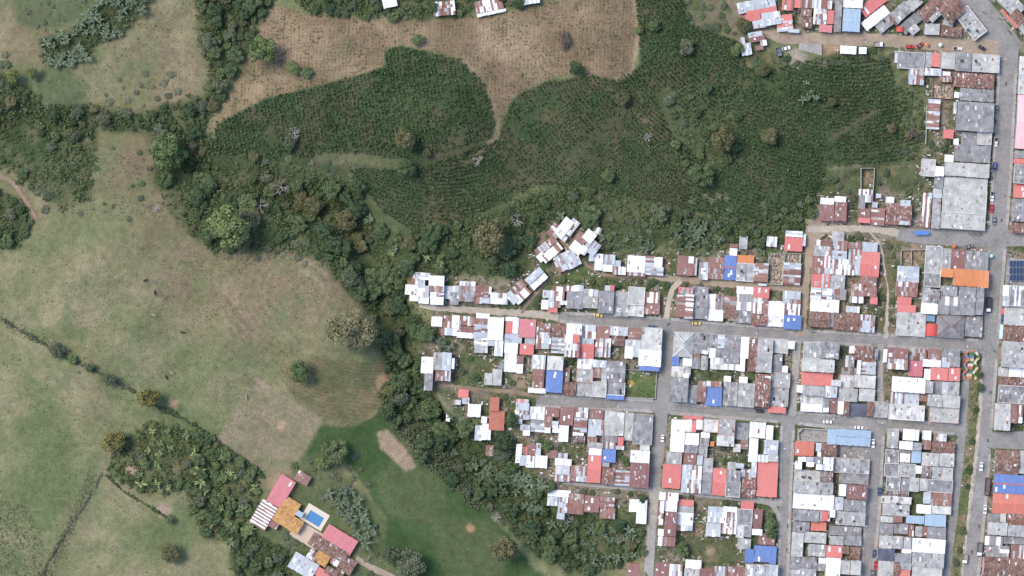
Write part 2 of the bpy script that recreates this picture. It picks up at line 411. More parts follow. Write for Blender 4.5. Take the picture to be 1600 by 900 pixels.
put(inpoly(wx, wy, [(455, 735), (500, 700), (600, 800), (600, 870), (640, 920), (440, 920), (390, 850), (400, 800), (440, 760)]), lerp(K(0.085, 0.115, 0.052), K(0.13, 0.145, 0.075), np.clip((n2 - 0.3) * 2, 0, 1)), 0.9, 4)
put(gau(640, 760, 45) + gau(740, 870, 50) > 0.55, K(0.11, 0.125, 0.065), 0.5, 6)
put(Z['plot'], K(0.33, 0.255, 0.19), 0.95, 1)
fieldcol = lerp(K(0.185, 0.137, 0.09), K(0.285, 0.22, 0.142), np.clip((n1 - 0.32) * 2.6, 0, 1))
fieldcol = lerp(fieldcol, K(0.21, 0.14, 0.10), np.clip((n2 - 0.5) * 3, 0, 1) * np.clip(gau(930, 90, 70) + gau(760, 60, 80), 0, 1))
fieldcol = lerp(fieldcol, K(0.14, 0.135, 0.07), np.clip((n2 * 0.6 + n3 * 0.4 - 0.5) * 4, 0, 1) * 0.6)
fieldcol = fieldcol * (1 + 0.13 * np.sin(2 * math.pi * (GX + 0.07 * GY + 3 * n2) / 6.0) * (0.4 + n3))[..., None]
put(Z['field'], fieldcol, 1.0, 1)
put(Z['coffee'], lerp(K(0.09, 0.09, 0.052), K(0.052, 0.082, 0.038), np.clip((n2 * 0.6 + n1 * 0.4 - 0.34) * 4, 0, 1)), 1.0, 1)
put(Z['scrub'], K(0.09, 0.115, 0.06), 0.6, 4)
put(segdist(wx, wy, [(500, 248), (560, 246), (640, 262)]) < 9, K(0.13, 0.135, 0.072), 0.7, 3)
put(segdist(tx, ty, [(720, 92), (745, 112), (765, 150), (778, 195), (776, 215), (740, 245)]) < 4, K(0.25, 0.2, 0.13), 0.8, 1)
put(segdist(tx, ty, [(1300, 215), (1340, 190), (1368, 175)]) < 4, K(0.13, 0.115, 0.07), 0.6, 3)
put(segdist(tx, ty, [(920, 120), (960, 145), (1000, 185), (1030, 215)]) < 3, K(0.2, 0.165, 0.1), 0.5, 2)
put(segdist(tx, ty, [(990, 0), (996, 60), (988, 112), (965, 125)]) < 3.5, K(0.33, 0.26, 0.175), 0.8, 1)
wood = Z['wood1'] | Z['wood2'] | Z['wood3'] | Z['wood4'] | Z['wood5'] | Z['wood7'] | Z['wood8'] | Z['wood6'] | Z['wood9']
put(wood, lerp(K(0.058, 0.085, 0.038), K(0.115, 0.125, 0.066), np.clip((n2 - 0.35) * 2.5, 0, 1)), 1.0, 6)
put(Z['bananaA'], K(0.05, 0.065, 0.034), 0.85, 3)
put(Z['orchard'], lerp(K(0.075, 0.11, 0.045), K(0.16, 0.15, 0.08), np.clip((n2 - 0.35) * 2.5, 0, 1)), 0.9, 3)
towncol = lerp(K(0.25, 0.215, 0.175), K(0.19, 0.165, 0.12), np.clip((n2 - 0.4) * 3, 0, 1))
towncol = lerp(towncol, K(0.085, 0.115, 0.055), np.clip((n3 * 0.5 + n1 * 0.5 - 0.43) * 6, 0, 1))
put(Z['town'], towncol, 1.0, 2)
for poly, c in [([(712, 556), (756, 540), (786, 560), (786, 604), (770, 612), (712, 604)], K(0.085, 0.12, 0.05)),
                ([(905, 410), (960, 430), (935, 445), (880, 445), (850, 450), (860, 430)], K(0.09, 0.13, 0.05)),
                ([(1376, 372), (1402, 372), (1398, 415), (1390, 520), (1372, 520), (1374, 430)], K(0.16, 0.15, 0.085)),
                ([(870, 690), (915, 690), (915, 725), (895, 725), (872, 716)], K(0.11, 0.135, 0.065)),
                ([(1085, 825), (1150, 840), (1165, 885), (1100, 885), (1060, 860)], K(0.10, 0.115, 0.06)),
                ([(1405, 108), (1446, 135), (1450, 215), (1440, 250), (1405, 250), (1395, 110)], K(0.11, 0.14, 0.06)),
                ([(1150, 62), (1240, 95), (1310, 85), (1395, 82), (1402, 112), (1250, 104), (1160, 112)], K(0.075, 0.10, 0.045)), ([(1278, 262), (1445, 240), (1445, 300), (1395, 300), (1384, 275), (1372, 300), (1340, 300), (1340, 345), (1325, 345), (1322, 300), (1280, 305)], K(0.085, 0.11, 0.05)),
                ([(1020, 770), (1030, 770), (1010, 880), (1000, 880)], K(0.20, 0.165, 0.11))]:
    put(inpoly(wx, wy, poly), lerp(np.broadcast_to(c, col.shape), K(0.2, 0.165, 0.11), np.clip((n3 - 0.5) * 3, 0, 1)), 0.9, 2)
put(Z['garden'], lerp(K(0.095, 0.145, 0.055), K(0.215, 0.195, 0.11), np.clip((n3 * 0.5 + n2 * 0.5 - 0.42) * 4, 0, 1)), 1.0, 1)
put(Z['median'], lerp(K(0.12, 0.15, 0.062), K(0.28, 0.215, 0.14), np.clip((n3 * 0.6 + n2 * 0.4 - 0.42) * 4, 0, 1)), 1.0, 1)
put(inpoly(wx, wy, [(20, -20), (155, -20), (130, 25), (70, 45), (25, 35)]), K(0.095, 0.125, 0.065), 0.75, 5)
put(inpoly(wx, wy, [(55, 100), (110, 108), (140, 140), (120, 165), (60, 165)]), K(0.105, 0.135, 0.07), 0.7, 5)
put(inpoly(wx, wy, [(1055, -20), (1125, -20), (1150, 30), (1165, 60), (1150, 68), (1085, 45)]), lerp(K(0.075, 0.105, 0.048), K(0.17, 0.15, 0.1), np.clip((n2 - 0.45) * 4, 0, 1)), 0.95, 3)
put(inpoly(wx, wy, [(330, 240), (480, 262), (560, 287), (600, 335), (640, 357), (720, 347), (800, 318), (900, 290), (1000, 312), (1100, 335), (1180, 352), (1170, 362), (1000, 325), (900, 304), (800, 335), (640, 372), (590, 345), (540, 295), (330, 252)]), K(0.075, 0.1, 0.047), 0.85, 3)
for x, y, r, c in [(1290, 352, 22, K(0.32, 0.25, 0.19)), (1355, 280, 10, K(0.3, 0.23, 0.17)), (1427, 402, 18, K(0.3, 0.225, 0.165)), (600, 600, 14, K(0.36, 0.25, 0.15)), (440, 665, 8, K(0.42, 0.3, 0.2)), (205, 735, 9, K(0.38, 0.29, 0.22)), (255, 797, 11, K(0.34, 0.26, 0.2)),
                   (735, 825, 6, K(0.45, 0.26, 0.16)), (440, 755, 20, K(0.31, 0.225, 0.16)), (1300, 60, 22, K(0.4, 0.27, 0.17)), (1245, 92, 16, K(0.32, 0.28, 0.23)), (815, 592, 15, K(0.33, 0.245, 0.175)), (1035, 415, 11, K(0.3, 0.2, 0.14)), (870, 740, 13, K(0.33, 0.23, 0.15)), (270, 630, 7, K(0.36, 0.25, 0.16)), (1110, 860, 8, K(0.33, 0.25, 0.18)), (1090, 830, 9, K(0.3, 0.22, 0.15)), (590, 678, 0.1, K(0.3, 0.2, 0.1)),
                   (1510, 810, 5, K(0.32, 0.24, 0.15)), (505, 175, 0.1, K(0.2, 0.2, 0.1)), (180, 695, 16, K(0.24, 0.2, 0.14)), (840, 372, 12, K(0.26, 0.2, 0.15))]:
    put((GX - x) ** 2 + (GY - y) ** 2 < (r * (0.6 + 0.8 * n3)) ** 2, c, 0.85, 2)
# furrows and rows in the young field
put(Z['plot'] & (np.sin((GX * 0.8 - GY * 0.62) * 1.6) > 0.2), K(0.25, 0.19, 0.135), 0.5, 0)

allv = Pn(GX.ravel(), GY.ravel()); colv = np.concatenate([col.reshape(-1, 3), np.ones((col.size // 3, 1))], 1).clip(0, 1)
ny, nx = GX.shape
idx = np.arange(ny * nx).reshape(ny, nx)
quads = np.stack([idx[1:, :-1], idx[1:, 1:], idx[:-1, 1:], idx[:-1, :-1]], -1).reshape(-1, 4)
zone = np.zeros((ny, nx), int)
for i, k in enumerate(['lawn', 'paddock', 'field', 'coffee'], 1): zone[Z[k]] = i
zone[wood | Z['orchard']] = 5; zone[Z['town']] = 6
zq = zone[:-1, :-1].ravel()
for i, nm in enumerate(['pasture_ground', 'lawn_ground', 'paddock_ground', 'ploughed_field_ground', 'coffee_field_ground', 'woodland_ground', 'town_ground']):
    q = quads[zq == i]; u, inv = np.unique(q, return_inverse=True)
    o = ob(nm, npmesh(nm, allv[u], inv.reshape(-1, 4), M['ground'], col=colv[u], smooth=True)); struct(o)

# ------------------------------------------------------------------ streets and paths
ROADS = [
 ('main_street', 'asphalt', [(868, 495, 15), (940, 501, 22), (1040, 508, 23), (1200, 521, 21), (1300, 528, 21), (1400, 533, 21), (1560, 543, 22)]),
 ('main_street_dirt_end', 'pale_dirt', [(655, 478, 5), (690, 482, 9), (760, 486, 10), (830, 491, 11), (872, 495, 13)]),
 ('lower_street', 'asphalt', [(838, 626, 20), (900, 629, 22), (1000, 633, 20), (1100, 642, 19), (1200, 649, 20), (1300, 658, 22), (1400, 664, 19), (1512, 672, 18)]),
 ('paved_lane', 'asphalt', [(1045, 512, 18), (1040, 570, 19), (1034, 640, 20), (1028, 700, 20), (1023, 764, 17)]),
 ('concrete_lane', 'concrete_road', [(1023, 762, 16), (1018, 830, 14), (1012, 920, 14)]),
 ('avenue', 'asphalt', [(1577, 70, 30), (1572, 150, 30), (1566, 260, 31), (1560, 360, 29), (1553, 460, 27), (1547, 560, 24), (1540, 660, 23), (1532, 760, 24), (1522, 850, 27), (1514, 920, 28)]),
 ('upper_cross_street', 'asphalt', [(1400, 367, 16), (1440, 369, 24), (1520, 371, 30), (1620, 371, 26)]),
 ('side_cross_street', 'asphalt', [(1540, 688, 24), (1620, 688, 30)]),
 ('diagonal_street', 'asphalt', [(1500, -20, 40), (1540, 30, 46), (1574, 80, 52)]),
 ('frontage_lane', 'asphalt', [(1509, 590, 12), (1503, 670, 15), (1495, 760, 13), (1484, 850, 13), (1477, 920, 13)]),
 ('middle_street', 'asphalt', [(1232, 645, 22), (1229, 700, 22), (1227, 780, 19), (1225, 860, 18), (1223, 920, 18)]),
 ('right_street', 'asphalt', [(1372, 660, 22), (1368, 720, 24), (1364, 800, 24), (1358, 860, 23), (1354, 920, 22)]),
 ('alley', 'concrete_road', [(1246, 532, 12), (1242, 590, 11), (1238, 650, 12)]),
 ('upper_alley', 'dirt_road', [(1275, 345, 34), (1268, 380, 18), (1262, 420, 9), (1257, 470, 11), (1252, 525, 12)]),
 ('stair_alley', 'concrete_road', [(1376, 538, 9), (1375, 600, 9), (1377, 662, 14)]),
 ('top_dirt_road', 'dirt_road', [(1190, 50, 10), (1222, 58, 20), (1262, 60, 18), (1330, 61, 20), (1420, 65, 20), (1500, 70, 24), (1560, 76, 26)]),
 ('hill_track', 'footpath', [(1128, -20, 10), (1148, 14, 8), (1172, 40, 8), (1196, 50, 10)]),
 ('upper_dirt_road', 'dirt_road', [(1010, 432, 5), (1050, 436, 11), (1110, 441, 12), (1190, 446, 12), (1256, 452, 11)]),
 ('joining_track', 'pale_dirt', [(1064, 438, 9), (1050, 452, 8), (1044, 475, 8), (1041, 498, 9)]),
 ('back_road', 'pale_dirt', [(1262, 358, 10), (1320, 357, 10), (1370, 358, 11), (1404, 365, 13)]),
 ('ridge_footpath', 'footpath', [(868, 372, 4), (890, 388, 5), (910, 410, 5), (938, 428, 5), (962, 432, 5), (1012, 433, 4)]),
 ('lower_footpath', 'footpath', [(908, 409, 4), (884, 424, 4), (858, 436, 4), (840, 455, 5), (822, 476, 5), (815, 490, 5)]),
 ('lot_footpath', 'pale_dirt', [(1358, 362, 3), (1374, 380, 3), (1380, 400, 3), (1383, 428, 3), (1388, 455, 3), (1386, 490, 5), (1384, 528, 8)]),
 ('huts_footpath', 'footpath', [(690, 600, 6), (740, 608, 6), (800, 612, 6), (842, 620, 8)]),
 ('grassy_lane', 'concrete_road', [(880, 754, 4), (940, 760, 5), (1015, 765, 7), (1080, 771, 8), (1140, 777, 8), (1222, 786, 12)]),
 ('curved_drive', 'concrete_road', [(1196, 782, 7), (1208, 790, 8), (1216, 804, 7), (1219, 822, 6)]),
 ('farm_drive', 'dirt_road', [(556, 872, 12), (575, 884, 9), (600, 896, 9), (640, 916, 9)]),
 ('median_verge', 'pale_dirt', [(1533, 580, 5), (1532, 640, 6), (1524, 720, 6), (1513, 810, 5), (1501, 920, 5)]),
 ('hill_path', 'footpath', [(-20, 262, 8), (20, 285, 7), (45, 320, 6), (60, 345, 5)]),
]
roadmask = [(nm, [(a, b) for a, b, w in pts], max(w for a, b, w in pts) / 2) for nm, mt, pts in ROADS]
def resample(pts, step):
    out = []
    for (x1, y1, w1), (x2, y2, w2) in zip(pts[:-1], pts[1:]):
        n = max(1, int(math.hypot(x2 - x1, y2 - y1) / step))
        for i in range(n): t = i / n; out.append((x1 + (x2 - x1) * t, y1 + (y2 - y1) * t, w1 + (w2 - w1) * t))
    out.append(pts[-1]); return out
def strip(pts, step, zoff, j=0.6, seed=0):
    rs = resample(pts, step); L = []; R = []
    for i, (x, y, w) in enumerate(rs):
        a = rs[max(0, i - 1)]; b = rs[min(len(rs) - 1, i + 1)]
        dx, dy = b[0] - a[0], b[1] - a[1]; d = math.hypot(dx, dy); nx_, ny_ = -dy / d, dx / d
        r1 = rng.uniform(-j, j); r2 = rng.uniform(-j, j)
        L.append(P(x + nx_ * (w / 2 + r1), y + ny_ * (w / 2 + r1), zoff)); R.append(P(x - nx_ * (w / 2 + r2), y - ny_ * (w / 2 + r2), zoff))
    return rs, L, R
for i, (nm, mt, pts) in enumerate(ROADS):
    rough = mt in ('footpath', 'dirt_road', 'pale_dirt')
    rs, L, R = strip(pts, 5, 0.05 + 0.006 * i, 1.1 if rough else 0.0)
    mb = MB()
    for a in range(len(L) - 1): mb.face([L[a], L[a + 1], R[a + 1], R[a]])
    struct(ob(nm, mb.mesh(nm, M[mt])))
# raised sidewalks with a kerb along the paved streets, broken at every crossing
for i, (nm, mt, pts) in enumerate(ROADS):
    if mt != 'asphalt' or nm in ('paved_lane', 'frontage_lane', 'side_cross_street', 'diagonal_street', 'upper_cross_street'): continue
    for side in (-1, 1):
        rs = resample(pts, 4); mb = MB(); prev = None
        for k, (x, y, w) in enumerate(rs):
            a = rs[max(0, k - 1)]; b = rs[min(len(rs) - 1, k + 1)]
            dx, dy = b[0] - a[0], b[1] - a[1]; d = math.hypot(dx, dy); nx_, ny_ = -dy / d * side, dx / d * side
            e0 = (x + nx_ * (w / 2 - 4.2), y + ny_ * (w / 2 - 4.2)); e1 = (x + nx_ * (w / 2 + 0.8), y + ny_ * (w / 2 + 0.8))
            hit = any(n2_ != nm and float(segdist(np.array(e1[0]), np.array(e1[1]), q)) < hw + 3 for n2_, q, hw in roadmask)
            cur = None if hit else (P(*e0, 0.0), P(*e0, 0.33 + 0.002 * i), P(*e1, 0.33 + 0.002 * i), P(*e1, 0.0))
            if cur and prev:
                for q in range(3): mb.face([prev[q], prev[q + 1], cur[q + 1], cur[q]])
            prev = cur
        if mb.f: struct(ob('sidewalk', mb.mesh('sidewalk', M['kerb'])))

